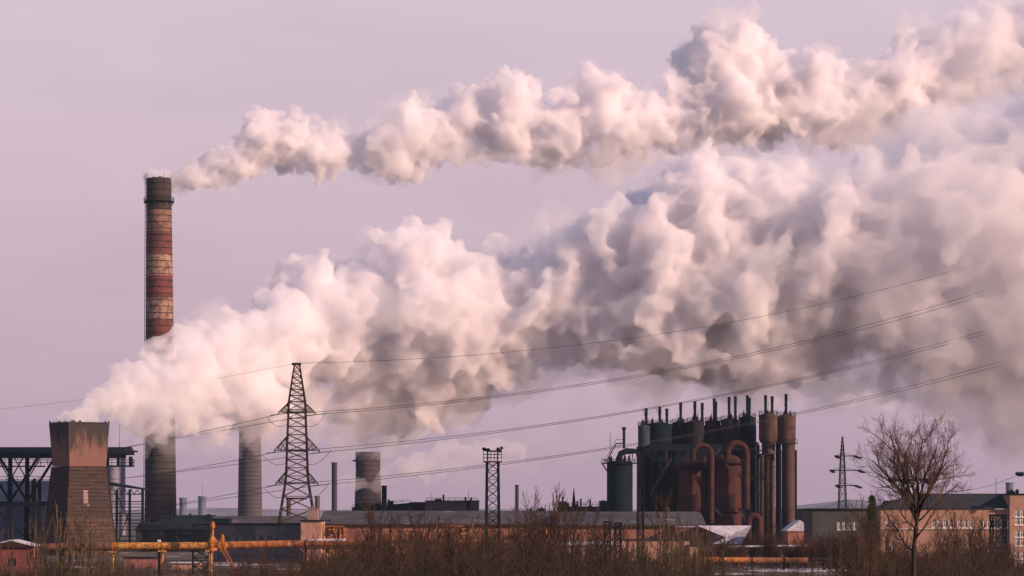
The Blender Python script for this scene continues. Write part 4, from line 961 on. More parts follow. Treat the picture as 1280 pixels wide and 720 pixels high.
# ---------------------------------------------------------------- buildings
def fl(x0, x1, Y): # flat facade facing the camera: maps (u, v, z)
    return lambda u, v, z: (u, Y + v, z)
def box_building(name, px0, px1, top, Y, depth, wall, roof, label, cat='building', roofkind='flat', ridge=None, windows=(), nz=0, parapet=.5, pil=0, over=.4, wall_h=None, rise=None, extra=None, fdepth=.4, winmn=2):
    x0, x1 = X(px0, Y), X(px1, Y); zt = Z(top, Y); t = thing(name, ((x0 + x1) / 2, Y, 0), label, cat)
    hs = []
    for (a, b, ya, yb) in windows: hs.append((X(a, Y), X(b, Y), Z(yb, Y), Z(ya, Y)))
    T = fl(x0, x1, Y); m = MB(); holes_wall(m, x0, x1, 0, zt, hs, T, fdepth)
    m.ab((x0, Y + fdepth, 0), (x0 + .4, Y + depth, zt)); m.ab((x1 - .4, Y + fdepth, 0), (x1, Y + depth, zt)); m.ab((x0 + .4, Y + depth - .4, 0), (x1 - .4, Y + depth, zt))
    if hs: m.ab((x0 + .4, Y + 2.2, 0), (x1 - .4, Y + 2.4, zt - .1))
    m.build('wall', wall, t)
    if pil:
        for i in range(int((x1 - x0) / pil) + 1):
            x = x0 + .3 + i * pil
            if x < x1 - .2 and not any(h[0] - .35 < x < h[1] + .35 for h in hs): MB().ab((x - .3, Y - .18, 0), (x + .3, Y - .003, zt - .3)).build('pilaster', wall, t)
    for h in hs:
        window(t, h, T, winmn)
        MB().ab((h[0] - .1, Y - .12, h[2] - .18), (h[1] + .1, Y - .004, h[2] - .01)).build('sill', WHITE, t)
    r = MB()
    if roofkind == 'flat':
        r.ab((x0 - over, Y - over, zt + .003), (x1 + over, Y + depth + over, zt + parapet))
    elif roofkind == 'gable':   # ridge along x
        zr = Z(ridge, Y + depth / 2); r.prism([(Y - over, zt - .05), (Y - over, zt + .25), (Y + depth / 2, zr), (Y + depth + over, zt + .25), (Y + depth + over, zt - .05)], x0 - over, x1 + over, 'x')
    elif roofkind == 'front':   # gable end faces the camera
        zr = Z(ridge, Y); r.prism([(x0 - over, zt + .003), (x0 - over, zt + .3), ((x0 + x1) / 2, zr), (x1 + over, zt + .3), (x1 + over, zt + .003)], Y - over, Y + depth)
    elif roofkind == 'arc':
        zr = Z(ridge, Y + depth / 2); pts = [(Y - over + (depth + 2 * over) * i / 10, zt + .2 + (zr - zt) * math.sin(math.pi * i / 10) ** .8) for i in range(11)]
        r.prism([(Y - over, zt + .003)] + pts + [(Y + depth + over, zt + .003)], x0 - over, x1 + over, 'x')
    elif roofkind == 'hip':
        zr = Z(ridge, Y + depth / 2); k = depth * .45
        a = [(x0 - over, Y - over, zt + .003), (x1 + over, Y - over, zt + .003), (x1 + over, Y + depth + over, zt + .003), (x0 - over, Y + depth + over, zt + .003), (x0 + k, Y + depth * .42, zr), (x1 - rise if rise is not None else x1 - k, Y + depth * .42, zr), (x1 - rise if rise is not None else x1 - k, Y + depth * .58, zr), (x0 + k, Y + depth * .58, zr)]
        r.add(a, [(3, 2, 1, 0), (4, 5, 6, 7), (0, 1, 5, 4), (1, 2, 6, 5), (2, 3, 7, 6), (3, 0, 4, 7)])
    r.build('roof', roof, t)
    return t
def clutter(t, px0, px1, top, Y, n, seed, hmax=2.5, mat=STEEL):
    g = random.Random(seed)
    for i in range(n):
        x = X(g.uniform(px0, px1), Y); z = Z(top, Y); m = MB(); h = g.uniform(.5, hmax); k = g.random(); y = Y + g.uniform(1, 6)
        if k < .4: m.ab((x - .5 - h * .3, y, z - .2), (x + .5 + h * .3, y + 1.2, z + h * .6)); m.ab((x - .2, y + .3, z + h * .6), (x + .3, y + .8, z + h * .6 + .3)); m.build('roof_box', mat, t)
        elif k < .75: m.lathe((x, y, z - .2), [(.35, 0), (.35, h), (.55, h), (.1, h + .5)], 10); m.build('roof_vent', mat, t)
        else: m.bar((x, y, z - .2), (x, y, z + h * 1.8), .12); m.build('roof_mast', mat, t)
# far dark workshop in the middle
t = box_building('far_workshop', 532, 598, 626.5, 1100, 26, gm('dull_panel', (.10, .085, .095), (.07, .065, .075), .1), ROOFD, 'grey panelled end block of the dark far factory', parapet=.3)
q = MB(); rail(q, [(X(533, 1100), 1100.3, Z(625.5, 1100)), (X(597, 1100), 1100.3, Z(625.5, 1100))], 1.0, .12, 2.5); q.build('railing', STEEL, t); clutter(t, 535, 596, 625, 1100, 7, 4, 2.6)
m = MB(); m.ab((X(583, 1100), 1099.5, 0), (X(588, 1100), 1099.99, Z(626.5, 1100))); m.build('downpipe_bay', STEELB, t)
t = box_building('far_workshop', 440, 532, 635, 1104, 24, SOOTB, ROOFD, 'long blackish far factory hall with pipes along its roof', parapet=.3); clutter(t, 444, 510, 634.5, 1104, 10, 7, 3)
q = MB(); rail(q, [(X(441, 1104), 1104.3, Z(634, 1104)), (X(512, 1104), 1104.3, Z(628, 1104))], 1.0, .12, 2.5); q.build('railing', STEEL, t)
m = MB(); m.prism([(X(440, 1104), Z(636, 1104)), (X(440, 1104), Z(634.5, 1104)), (X(512, 1104), Z(628.5, 1104)), (X(512, 1104), Z(636, 1104))], 1106, 1122); m.ab((X(512, 1104), 1105, Z(636, 1104)), (X(531.8, 1104), 1124, Z(627.5, 1104))); m.build('roof_shed', STEELB, t)
simple_chimney(477, 483.5, 607, 1095, SOOTB, 'short thick dark stub chimney on the blackish far hall', taper=1.0)
simple_chimney(485.5, 492, 626, 1097, SOOTB, 'squat dark vent stump beside the stub chimney', taper=1.0, name='vent_stump')
t = box_building('low_workshop', 697, 760, 634, 1150, 20, SOOTB, ROOFD, 'dark low factory block left of the sooty tank', parapet=.3); clutter(t, 700, 755, 633, 1150, 12, 12, 4)
q = MB(); rail(q, [(X(698, 1150), 1150.3, Z(633, 1150)), (X(758, 1150), 1150.3, Z(633, 1150))], 1.4, .14, 2.5); q.build('railing', STEEL, t)
a = MB(); a.tube([(X(717.5, 1150), 1153, Z(634, 1150)), (X(717.5, 1150), 1153, Z(610, 1150))], [.9, .12], 5); a.build('aerial', STEEL, t)

# brick shed with the long grey roof
t = box_building('brick_shed', 400, 700, 655.5, 760, 44, BRICK, ROOFG, 'long brick shed with a shallow grey roof across the middle', roofkind='gable', ridge=638.5, pil=6.2)
clutter(t, 404, 430, 654, 760, 3, 3, 1.5); clutter(t, 640, 690, 640, 778, 4, 5, 1.8)
e = MB(); e.ab((X(400, 760) - .6, 759.2, Z(657.3, 760)), (X(700, 760) - .01, 759.5, Z(655.2, 760))); e.build('gutter', STEEL2, t)
t = box_building('brick_shed', 701, 880, 656.5, 735, 60, brick_mat('brick2', (.34, .15, .11), (.27, .115, .085), (.2, .12, .1), dirt=(.09, .055, .05)), ROOFG, 'brick shed with a wide rounded grey roof below the sooty tank', roofkind='arc', ridge=640.5, pil=8)
e = MB(); e.ab((X(701, 735), 734.2, Z(658.3, 735)), (X(880, 735) + .5, 734.5, Z(656.3, 735))); e.build('gutter', STEEL2, t)
box_building('tan_annex', 768, 862, 675, 700, 10, BRICKP, ROOFD, 'pale tan low annex wall in front of the rounded brick shed', parapet=.15, pil=7)
box_building('tan_annex', 862, 892, 682, 695, 8, BRICKP, ROOFD, 'small tan annex stub at the right end of the pale wall', parapet=.15)
box_building('snowy_shed', 690, 766, 681.5, 690, 9, BRICKP, SNOW, 'low shed under a snow covered roof left of the pale annex', roofkind='gable', ridge=677, parapet=.2)
box_building('brick_lean_to', 846, 893, 659, 728, 20, BRICK, SNOW, 'brick lean-to with a snow dusted flat roof next to the hipped snowy roof', parapet=.25)
box_building('snowy_roof_house', 893, 925, 680, 715, 22, BRICK, SNOW, 'small house with a steep snow covered hip roof before the stoves', roofkind='hip', ridge=657)
box_building('gable_house', 985, 1015, 664, 820, 16, BRICK, SNOW, 'gabled house with a snowy roof right of the stoves', roofkind='front', ridge=650)
box_building('gate_lodge', 985, 1016, 636, 1400, 14, DCONC, SNOW, 'distant low building under snow at the foot of the hill', parapet=.4)

# dark works on the left
t = box_building('mound_roof_workshop', 200, 262, 652, 1010, 30, DCONC, ROOFD, 'dark workshop with a domed tar roof right of the tall chimney foot', roofkind='arc', ridge=644.5); clutter(t, 205, 262, 647, 1010, 8, 31, 2.0)
t = box_building('low_concrete_hall', 170, 262, 663, 880, 26, DCONC, ROOFD, 'sooty concrete hall behind the yellow pipe', roofkind='gable', ridge=652, pil=7)
box_building('grey_roof_hall', 262, 386, 657, 960, 34, BRICKP, ROOFG, 'hall with a long pale grey roof behind the legs of the big pylon', roofkind='gable', ridge=645)
box_building('roof_block', 262, 286, 649.5, 940, 10, STEELB, ROOFD, 'small dark plant room at the left end of the pale grey roof', parapet=.4)
def dark_windows():
    Y = 690; x0, x1 = X(262, Y), X(376, Y); ang = R(-24)
    t = thing('office_workshop', (x1, Y, 0), 'sooty workshop with a row of dark windows behind the rusty pipe', 'building')
    ca, sa = math.cos(ang), math.sin(ang); ln = (x1 - x0) / ca
    T = lambda u, v, z: (x1 + u * ca - v * sa, Y + u * sa * -1 * -1 + v * ca, z)
    z1 = Z(656, Y); hs = []
    u = -ln + .8
    while u < -2.2: hs += [(u, u + 1.5, Z(677, Y), Z(669, Y)), (u, u + 1.5, Z(702, Y) if False else .8, Z(694, Y))]; u += 2.3
    m = MB(); holes_wall(m, -ln, 0, 0, z1, hs, T, .4); tbox(m, (-ln, 2.4, 0), (0, 2.6, z1), T); tbox(m, (-ln, 2.6, 0), (-ln + .4, 16, z1), T); m.build('wall', gm('grey_render', (.15, .14, .15), (.08, .08, .09), .3, (1, 1, .4)), t)
    DF = gm('dull_frame', (.17, .17, .18), (.08, .08, .09), 1)
    for h in hs: window(t, h, T, 2, frame=DF)
    r = MB(); tbox(r, (-ln - .4, -.4, z1 + .003), (.2, 17, z1 + .35), T); r.build('roof', ROOFD, t)
dark_windows()
t = box_building('lit_end_block', 376, 401, 651.5, 686, 16, gm('peach_render', (.48, .28, .21), (.33, .19, .15), .4, (1, 1, .4), c3=(.2, .12, .1)), ROOFD, 'sunlit peach rendered end block of the sooty workshop', parapet=.3)
t = box_building('stair_tower', 384.5, 397, 637, 689, 5, CONC, CONC, 'small square peach stair tower on top of the end block', parapet=.25, over=.15)
box_building('low_wall_block', 155, 200, 697, 620, 5, brick_mat('pinkbrick', (.34, .14, .12), (.28, .12, .1), (.2, .1, .1)), ROOFD, 'low pink brick block under the yellow pipe', parapet=.15)
box_building('low_store', 214, 250, 704, 600, 5, BRICKP, SNOW, 'low pale store by the dark trestle', parapet=.2)
def red_shed():
    Y = 470; x0, x1 = X(-12, Y), X(41, Y); t = thing('red_shed', ((x0 + x1) / 2, Y, 0), 'dark red brick shed with a snow rimmed roof at the lower left edge', 'shed')
    T = fl(x0, x1, Y); m = MB(); holes_wall(m, x0, x1, 0, Z(684, Y), [(X(10, Y), X(20, Y), Z(708, Y), Z(698, Y))], T); m.ab((x0, Y + .4, 0), (x0 + .3, Y + 7, Z(684, Y))); m.ab((x1 - .3, Y + .4, 0), (x1, Y + 7, Z(684, Y))); m.ab((x0 + .3, Y + 2, 0), (x1 - .3, Y + 2.2, Z(684, Y))); m.build('wall', brick_mat('redb', (.27, .085, .075), (.22, .07, .06), (.15, .06, .05)), t)
    window(t, (X(10, Y), X(20, Y), Z(708, Y), Z(698, Y)), T, 2, frame=STEEL)
    r = MB(); zt = Z(684, Y); r.prism([(x0 - .4, zt), (x0 - .4, zt + .12), (X(14, Y), Z(676, Y)), (x1 + .3, zt + .12), (x1 + .3, zt)], Y - .5, Y + 7.4); r.build('roof', STEEL2, t)
    s = MB(); s.prism([(x0 - .45, zt + .13), (x0 - .45, zt + .3), (X(14, Y), Z(674.6, Y)), (x1 + .35, zt + .3), (x1 + .35, zt + .13), (X(14, Y), Z(675.9, Y))], Y - .55, Y + 7.4); s.build('snow_cover', SNOW, t)
red_shed()

# office building on the right
OFF = brick_mat('office_brick', (.44, .27, .19), (.37, .22, .16), (.3, .2, .15), 1.0, .35, dirt=(.2, .13, .1))
W1 = [(a, a + 5.2, 650.5, 659.5) for a in (1106, 1112.4, 1165, 1172, 1179, 1186, 1197, 1203.5, 1210, 1227, 1234, 1241, 1248, 1255)] + [(a, a + 5.2, 679, 688.5) for a in (1106, 1112.4, 1133, 1140, 1188, 1195, 1227, 1233.5, 1240, 1253)] + [(a, a + 5, 701, 709) for a in (1133, 1180, 1227, 1240)]
t = box_building('office_building', 1101, 1261, 636, 640, 22, OFF, gm('teal_roof', (.04, .047, .048), (.028, .034, .037), .4, (1, 1, 1)), 'tan brick office building with white framed windows and a dark hip roof', roofkind='hip', ridge=617, windows=W1, rise=.2, over=.35)
b = MB(); b.ab((X(1101, 640) - .1, 639.7, Z(661.5, 640)), (X(1261, 640), 639.96, Z(660.8, 640))); b.build('string_course', WHITE, t)
b = MB(); b.ab((X(1243, 640), 639.2, Z(636.8, 640)), (X(1260, 640), 639.62, Z(635.8, 640))); b.build('snowy_eave', SNOW, t)
W2 = [(a, a + 5.4, y, y + 8.6) for a in (1268.5, 1275.2, 1282, 1289) for y in (637.5, 647.5, 663, 673.5, 690, 700.5)]
t = box_building('office_annex', 1262.3, 1320, 618.5, 638.5, 20, OFF, ROOFD, 'taller tan brick annex with stacked window columns at the right edge', windows=W2, parapet=.3, over=.2)
clutter(t, 1266, 1280, 617, 632, 3, 8, 1)
W3 = [(a, a + 4.6, 652.5, 662) for a in (1046.5, 1053, 1059.5, 1066)]
t = box_building('dark_wing', 1015.5, 1103, 637.5, 690, 20, gm('grey_green', (.085, .085, .08), (.06, .06, .06), .3, (1, 1, .4)), ROOFD, 'low dark grey-green wing with four white framed windows left of the office building', windows=W3, parapet=.4)

# ---------------------------------------------------------------- pipelines
def pipeline(name, segs, Y, supports, label, group=None, fl_step=5.5):
    """segs: [(px0, px1, py, r, material, part)...]"""
    t = thing(name, (X(segs[0][0], Y), Y, 0), label, 'pipeline', group)
    for (a, b, y0, y1, r, mat, pn) in segs:
        pts = [(X(a + (b - a) * i / 12, Y), Y, Z(y0 + (y1 - y0) * i / 12, Y)) for i in range(13)]
        MB().tube(pts, r, 20).build(pn, mat, t, smooth=True)
    for (px, kind) in supports:
        x = X(px, Y); seg = [s for s in segs if s[0] <= px <= s[1]]
        s = seg[0] if seg else segs[0]; zc = Z(s[2] + (s[3] - s[2]) * (px - s[0]) / (s[1] - s[0]), Y); r = s[4]; m = MB()
        m.tube([(x, Y, 0), (x, Y, zc - r - .35)], .22, 12); m.ab((x - .7, Y - .8, zc - r - .35), (x + .7, Y + .8, zc - r - .05)); m.build('support', YEL if kind == 'y' else STEEL2, t)
        f = MB(); f.tube([(x - .12, Y, zc), (x + .12, Y, zc)], r + .09, 20); f.build('saddle', ORANGE if kind == 'y' else STEEL2, t)
    x = segs[0][0] + 12
    while x < segs[-1][1] - 4:
        s = [q for q in segs if q[0] <= x <= q[1]][0]; zc = Z(s[2] + (s[3] - s[2]) * (x - s[0]) / (s[1] - s[0]), Y)
        MB().tube([(X(x, Y) - .06, Y, zc), (X(x, Y) + .06, Y, zc)], s[4] + .05, 20).build('weld_band', s[5], t); x += fl_step / Y * F
    return t
YP = 500.0
t = pipeline('gas_pipeline', [(-40, 143, 684.5, 683.5, .68, gm('brown_pipe', (.20, .09, .06), (.1, .055, .045), .5, (1, 1, 1)), 'brown_pipe'), (143, 285, 682.8, 682.2, .66, YEL, 'yellow_pipe'), (285, 352, 681.6, 680.2, .64, ORANGE, 'orange_pipe'), (352, 462, 680, 679.6, .64, RUSTP, 'rusty_pipe')], YP,
   [(46, 's'), (141, 'y'), (203, 'y'), (262, 'y'), (382, 's'), (408, 'y'), (455, 's')], 'long gas pipeline on posts, yellow at left then orange and rusty, across the lower left')
m = MB(); m.ab((X(380, YP), YP - .9, Z(686.5, YP)), (X(440, YP), YP + .9, Z(685, YP))); m.build('service_walk', STEEL2, t)
s = MB(); s.tube([(X(386, YP), YP - .1, Z(675.6, YP)), (X(432, YP), YP - .1, Z(675.2, YP))], .28, 8); s.build('snow_cover', SNOW, t)
s = MB(); s.tube([(X(197, YP), YP, Z(676.6, YP)), (X(201, YP), YP, Z(676.6, YP))], .3, 8); s.build('snow_cap', SNOW, t)
for px in (199, 378): MB().ab((X(px, YP) - .2, YP - .3, 0), (X(px, YP) + .2, YP + .3, Z(688, YP))).build('brace_post', STEEL, t)
pipeline('rusty_pipeline', [(470, 560, 676.5, 676.5, .5, RUSTP, 'pipe_run'), (560, 640, 677.5, 678, .5, RUSTP, 'pipe_run')], 600, [(480, 's'), (520, 'y'), (556, 'y'), (600, 'y'), (636, 'y')], 'rust red pipeline below the brick shed, left of the floodlight mast')
pipeline('orange_pipeline', [(845, 935, 700, 700.2, .62, ORANGE, 'pipe_run'), (935, 1010, 700.2, 700.4, .58, gm('rusty_orange', (.34, .15, .06), (.14, .07, .05), .6, (1, 1, 1)), 'pipe_run'), (1010, 1100, 699, 699, .3, STEEL2, 'thin_run')], 600, [(860, 'y'), (900, 's'), (940, 's'), (980, 's'), (1030, 's')], 'bright orange pipeline low down in front of the stoves')
pipeline('thin_pipeline', [(905, 1016, 683.5, 682, .22, SNOW, 'snowy_run')], 640, [(930, 's'), (970, 's'), (1005, 's')], 'thin snow capped pipe on posts right of the snowy roof house')

def valve_stand():
    Y = 496; z = lambda py: Z(py, Y); x = lambda px: X(px, Y)
    t = thing('valve_stand', (x(266), Y, 0), 'orange valve stand with ring platform and upright vent astride the yellow pipe', 'valve stand')
    m = MB(); m.tube([(x(265.5), Y, z(683)), (x(265.5), Y, z(657))], .26, 12); m.lathe((x(265.5), Y, z(657)), [(.26, -.5), (.45, -.4), (.45, .2), (.3, .45), (.3, .7), (.05, .8)], 12); m.lathe((x(265.5), Y, z(676)), [(.7, -1.2), (.75, 0), (.4, .6), (.26, .8)], 14); m.build('vent_pipe', ORANGE, t, smooth=True)
    p = MB(); p.lathe((x(265), Y, z(686)), [(.3, -.25), (1.15, -.25), (1.15, .1), (.3, .1)], 20, True, False); pf = p.build('platform', ORANGE, t)
    q = MB(); rail(q, [(x(265) + 1.1 * math.cos(a), Y + 1.1 * math.sin(a), z(686)) for a in np.linspace(0, 6.28, 11)], 1.1, .06, .7); rail(q, [(x(272), Y - .8, z(683)), (x(280), Y - .8, z(683))], 1.1, .07, .5); q.build('railing', ORANGE, pf)
    s_ = MB(); a, b = Vector((x(276), Y - .8, z(684))), Vector((x(296), Y - .8, z(722)))
    for o in (0, .9): s_.bar(a + Vector((o * .7, 0, o * .15)), b + Vector((o * .7, 0, o * .15)), .12)
    for o in (0, .9): s_.bar(a + Vector((0, .7, 0)), b + Vector((0, .7, 0)), .12)
    for i in range(18): c = a.lerp(b, (i + .5) / 18); s_.ab((c.x - .05, c.y - .05, c.z - .03), (c.x + .65, c.y + .75, c.z + .03))
    s_.build('stair', ORANGE, t)
    c = MB(); c.ab((x(275), Y - .6, z(690)), (x(282), Y + .3, z(676))); c.lathe((x(278), Y, z(676)), [(.35, 0), (.35, .8), (.1, 1.1)], 10); c.build('valve_body', ORANGE, t)
    MB().tube([(x(264), Y, 0), (x(264), Y, z(688))], .21, 12).build('column', YEL, t)
valve_stand()

def pipe_rack(px0, px1, top, bot, Y, seed, label):
    g = random.Random(seed); t = thing('pipe_rack', (X((px0 + px1) / 2, Y), Y, 0), label, 'pipe rack')
    x = px0
    while x <= px1:
        h = top + g.uniform(0, 5); m = MB(); m.ab((X(x, Y) - .14, Y - .14, 0), (X(x, Y) + .14, Y + .14, Z(h, Y))); m.build('post', g.choice((ORANGE, STEEL2, RUSTP)), t); x += g.uniform(5, 10)
    for i in range(4):
        a = g.uniform(px0, px0 + 8); b = g.uniform(px1 - 10, px1); py = top + 3 + (bot - top - 4) * i / 4; MB().bar((X(a, Y), Y - .2, Z(py, Y)), (X(b, Y), Y - .2, Z(py, Y)), .2).build('beam', g.choice((ORANGE, STEEL2)), t)
    for i in range(int((px1 - px0) / 5)):
        a = g.uniform(px0, px1); z0 = Z(g.uniform(top, bot - 8), Y); m = MB(); l = g.uniform(1, 3); m.tube([(X(a, Y), Y - .5, z0), (X(a, Y), Y - .5, z0 - l), (X(a, Y) + g.uniform(-2, 2), Y - .5, z0 - l)], g.uniform(.12, .3), 8); m.build('pipe_bend', g.choice((ORANGE, RUSTP, YEL, STEEL2)), t, smooth=True)
    for i in range(3):
        a = g.uniform(px0 + 3, px1 - 3); m = MB(); z0 = Z(g.uniform(top + 4, bot - 10), Y); m.lathe((X(a, Y), Y + .6, z0 - 1.2), [(.1, -.2), (.6, 0), (.6, 1.6), (.1, 1.9)], 12); m.build('vessel', g.choice((ORANGE, RUSTP)), t, smooth=True)
pipe_rack(404, 432, 655, 676, 640, 1, 'rusty pipe rack before the brick shed right of the peach end block')
pipe_rack(505, 530, 661, 684, 640, 2, 'dense rusty pipe rack left of the dark door in the brick shed')
pipe_rack(546, 592, 654, 684, 640, 3, 'tallest tangle of orange pipework before the brick shed')
pipe_rack(592, 604, 678, 712, 560, 4, 'orange pipe riser at the foot of the floodlight mast')
pipe_rack(640, 690, 660, 690, 640, 5, 'yellowed pipe rack right of the floodlight mast')
pipe_rack(556, 594, 676, 690, 590, 6, 'low flat rack with broad rusty ducts left of the mast foot')
pipe_rack(500, 520, 690, 712, 560, 8, 'low tangle of pale rusty pipes among the brush')
# ---------------------------------------------------------------- bare winter trees and brush
def tubes_np(segs, name, mat, parent=None, org=(0, 0, 0)):
    """many thin tapered three-sided twigs as one mesh: segs = [(p0, p1, r0, r1)...]"""
    a = np.array([s[0] for s in segs], float) - np.array(org); b = np.array([s[1] for s in segs], float) - np.array(org)
    r0 = np.array([s[2] for s in segs]); r1 = np.array([s[3] for s in segs])
    d = b - a; d /= np.maximum(np.linalg.norm(d, axis=1, keepdims=True), 1e-6)
    up = np.where(np.abs(d[:, 2:3]) < .9, np.array([[0, 0, 1.]]), np.array([[1., 0, 0]]))
    u = np.cross(d, up); u /= np.linalg.norm(u, axis=1, keepdims=True); w = np.cross(d, u); vs = []
    for (p, r) in ((a, r0), (b, r1)):
        for k in range(3):
            t = k * 2 * math.pi / 3; vs.append(p + (u * math.cos(t) + w * math.sin(t)) * r[:, None])
    v = np.stack(vs, 1).reshape(-1, 3); n = len(segs); base = (np.arange(n) * 6)[:, None]
    f = np.concatenate([base + np.array([[k, (k + 1) % 3, 3 + (k + 1) % 3, 3 + k]]) for k in range(3)], 1).reshape(-1)
    me = D.meshes.new(name); me.vertices.add(len(v)); me.vertices.foreach_set('co', v.ravel())
    me.loops.add(len(f)); me.loops.foreach_set('vertex_index', f); me.polygons.add(len(f) // 4); me.polygons.foreach_set('loop_start', np.arange(0, len(f), 4)); me.update(calc_edges=True)
    me.polygons.foreach_set('use_smooth', [True] * (len(f) // 4))
    return link_mesh(name, me, mat, parent)

def grow(g, segs_t, segs_b, p, d, L_, r, lvl, maxl, spread=.7, up=.25, nseg=6, kids=4, kr=.62, thick_lim=.05, wob=.12, start=.25, rmin=.008):
    """one limb and everything that grows from it"""
    q = Vector(p); dd = Vector(d).normalized(); step = L_ / nseg; rr = r; r_end = max(r * .3, rmin * .7)
    pts = [q.copy()]; dirs = [dd.copy()]
    for i in range(nseg):
        dd = (dd + Vector((g.gauss(0, wob), g.gauss(0, wob), g.gauss(0, wob * .6) + up * .12))).normalized()
        n_ = q + dd * step; r1 = r + (r_end - r) * (i + 1) / nseg
        (segs_t if r > thick_lim else segs_b).append((tuple(q), tuple(n_), max(rr, rmin), max(r1, rmin * .7))); q = n_; rr = r1; pts.append(q.copy()); dirs.append(dd.copy())
    if lvl >= maxl: return
    for k in range(kids):
        f = start + (1 - start) * (k + g.random()) / kids; i = min(int(f * nseg), nseg - 1); ff = f * nseg - i
        c = pts[i].lerp(pts[i + 1], ff); ax = Vector((g.gauss(0, 1), g.gauss(0, 1), g.gauss(0, .5))); s_ = dirs[i].cross(ax).normalized()
        nd = (dirs[i] + s_ * spread * g.uniform(.6, 1.3) + Vector((0, 0, up))).normalized()
        cr = max((r + (r_end - r) * f) * g.uniform(.45, .7), rmin)
        grow(g, segs_t, segs_b, c, nd, L_ * kr * g.uniform(.7, 1.15) * (1.1 - .45 * f), cr, lvl + 1, maxl, spread, up, max(3, nseg - 1), kids, kr, thick_lim, wob * 1.15, .15, rmin)

def make_tree(name, label, cat, base, build, tm, bm_, group=None, parts=('trunk', 'crown')):
    t = thing(name, base, label, cat, group); a, b = [], []
    build(a, b)
    if a: tubes_np(a, parts[0], tm, t)
    if b: tubes_np(b, parts[1], bm_, t)
    return t
# the tall tree right of centre
def big(a, b):
    g = random.Random(12)
    grow(g, a, b, (0, 0, 0), (.0, 0, 1), 12.0, .34, 0, 0, wob=.045, nseg=10, up=.1)
    a[:] = [(p, q, r0 * 1.0, max(r1, .22)) for p, q, r0, r1 in a]
    top = Vector(a[-1][1]); stem = [(s_[0][0] + (s_[1][0] - s_[0][0]) * f_, s_[0][1] + (s_[1][1] - s_[0][1]) * f_, s_[0][2] + (s_[1][2] - s_[0][2]) * f_) for s_ in a for f_ in (0, .33, .66, 1)]
    for (dx, dy, dz, L_, r) in ((-.15, .1, 1, 5.6, .17), (.2, -.15, 1, 6.0, .17), (-.6, .2, 1, 4.9, .13), (.65, .1, 1, 5.0, .13), (.1, .6, 1, 4.8, .11), (-.1, -.6, 1, 4.8, .11), (.4, .3, 1, 5.2, .11), (-.4, -.3, 1, 5.1, .11)):
        grow(g, a, b, min(stem, key=lambda q: abs(q[2] - top.z + g.uniform(0, 1.0))), (dx, dy, dz), L_, r, 1, 4, .8, .16, 9, 8, .56, .05, .13, .18, .0075)
    for (z, dx, dy, L_) in ((9.2, -.7, .2, 4.0), (9.9, .8, -.1, 4.4), (10.5, -1, -.3, 3.8), (10.9, 1.1, .3, 4.2), (11.2, -.9, .4, 3.8)):
        grow(g, a, b, min(stem, key=lambda q: abs(q[2] - z)), (dx, dy, .75), L_, .08, 1, 4, .8, .2, 8, 7, .52, .05, .14, .2, .0075)
YB = 190
tb = make_tree('bare_tree', 'tallest bare tree, wide fine crown, standing before the office building', 'tree', (X(1155, YB), YB, 0), big, BARK, gm('bigtwig', (.14, .09, .07), (.09, .06, .05), 2))

tb.scale = (.9, .95, 1.03)
protos = []
def shrub(seed, n, h, lean, maxl, kids, rmin=.024):
    def f(a, b):
        g = random.Random(seed)
        for k in range(n):
            an = g.uniform(0, 6.28); l = g.uniform(0, lean)
            grow(g, a, b, (g.gauss(0, .4), g.gauss(0, .4), 0), (math.cos(an) * l, math.sin(an) * l, 1), h * g.uniform(.6, 1.0), g.uniform(.05, .10), 0, 2, .75, .3, 8, 8, .48, .06, .08, .2, .016)
    return f
def young(seed, h, r, maxl=3, kids=8, spread=.7):
    def f(a, b):
        g = random.Random(seed); grow(g, a, b, (0, 0, 0), (g.uniform(-.06, .06), 0, 1), h, r, 0, 2, spread + .05, .35, 12, 14, .44, .06, .06, .18, .019)
    return f
def reeds(seed, n, h):
    def f(a, b):
        g = random.Random(seed)
        for k in range(n):
            grow(g, a, b, (g.gauss(0, .9), g.gauss(0, .9), 0), (g.uniform(-.12, .12), g.uniform(-.12, .12), 1), h * g.uniform(.55, 1.0), g.uniform(.035, .06), 0, 2, .3, .5, 7, 5, .3, .2, .04, .3, .02)
    return f
kinds = {
 'shrub': [(shrub(1, 9, 8.2, .45, 3, 5), BARK, TWIG), (shrub(2, 11, 7.6, .6, 3, 5), BARK, TWIG), (shrub(3, 8, 8.6, .35, 3, 6), BARK, TWIGR)],
 'young': [(young(4, 9.5, .13), BARK, TWIG), (young(5, 10, .11, 3, 9, .55), BARK, TWIG), (young(6, 9, .14, 3, 8, .85), BARK, TWIGR)],
 'reed': [(reeds(7, 9, 9.5), TWIGP, TWIGP), (reeds(8, 12, 8.8), TWIG, TWIGP)],
 'red': [(shrub(9, 14, 6.0, .5, 3, 5, .03), TWIGR, TWIGR), (shrub(10, 16, 5.4, .6, 3, 5, .03), TWIGR, TWIG)],
}
nmk = {'shrub': ('bare_shrub', 'shrub'), 'young': ('bare_sapling', 'tree'), 'reed': ('stem_clump', 'sapling clump'), 'red': ('red_brown_shrub', 'shrub')}
cache = {}
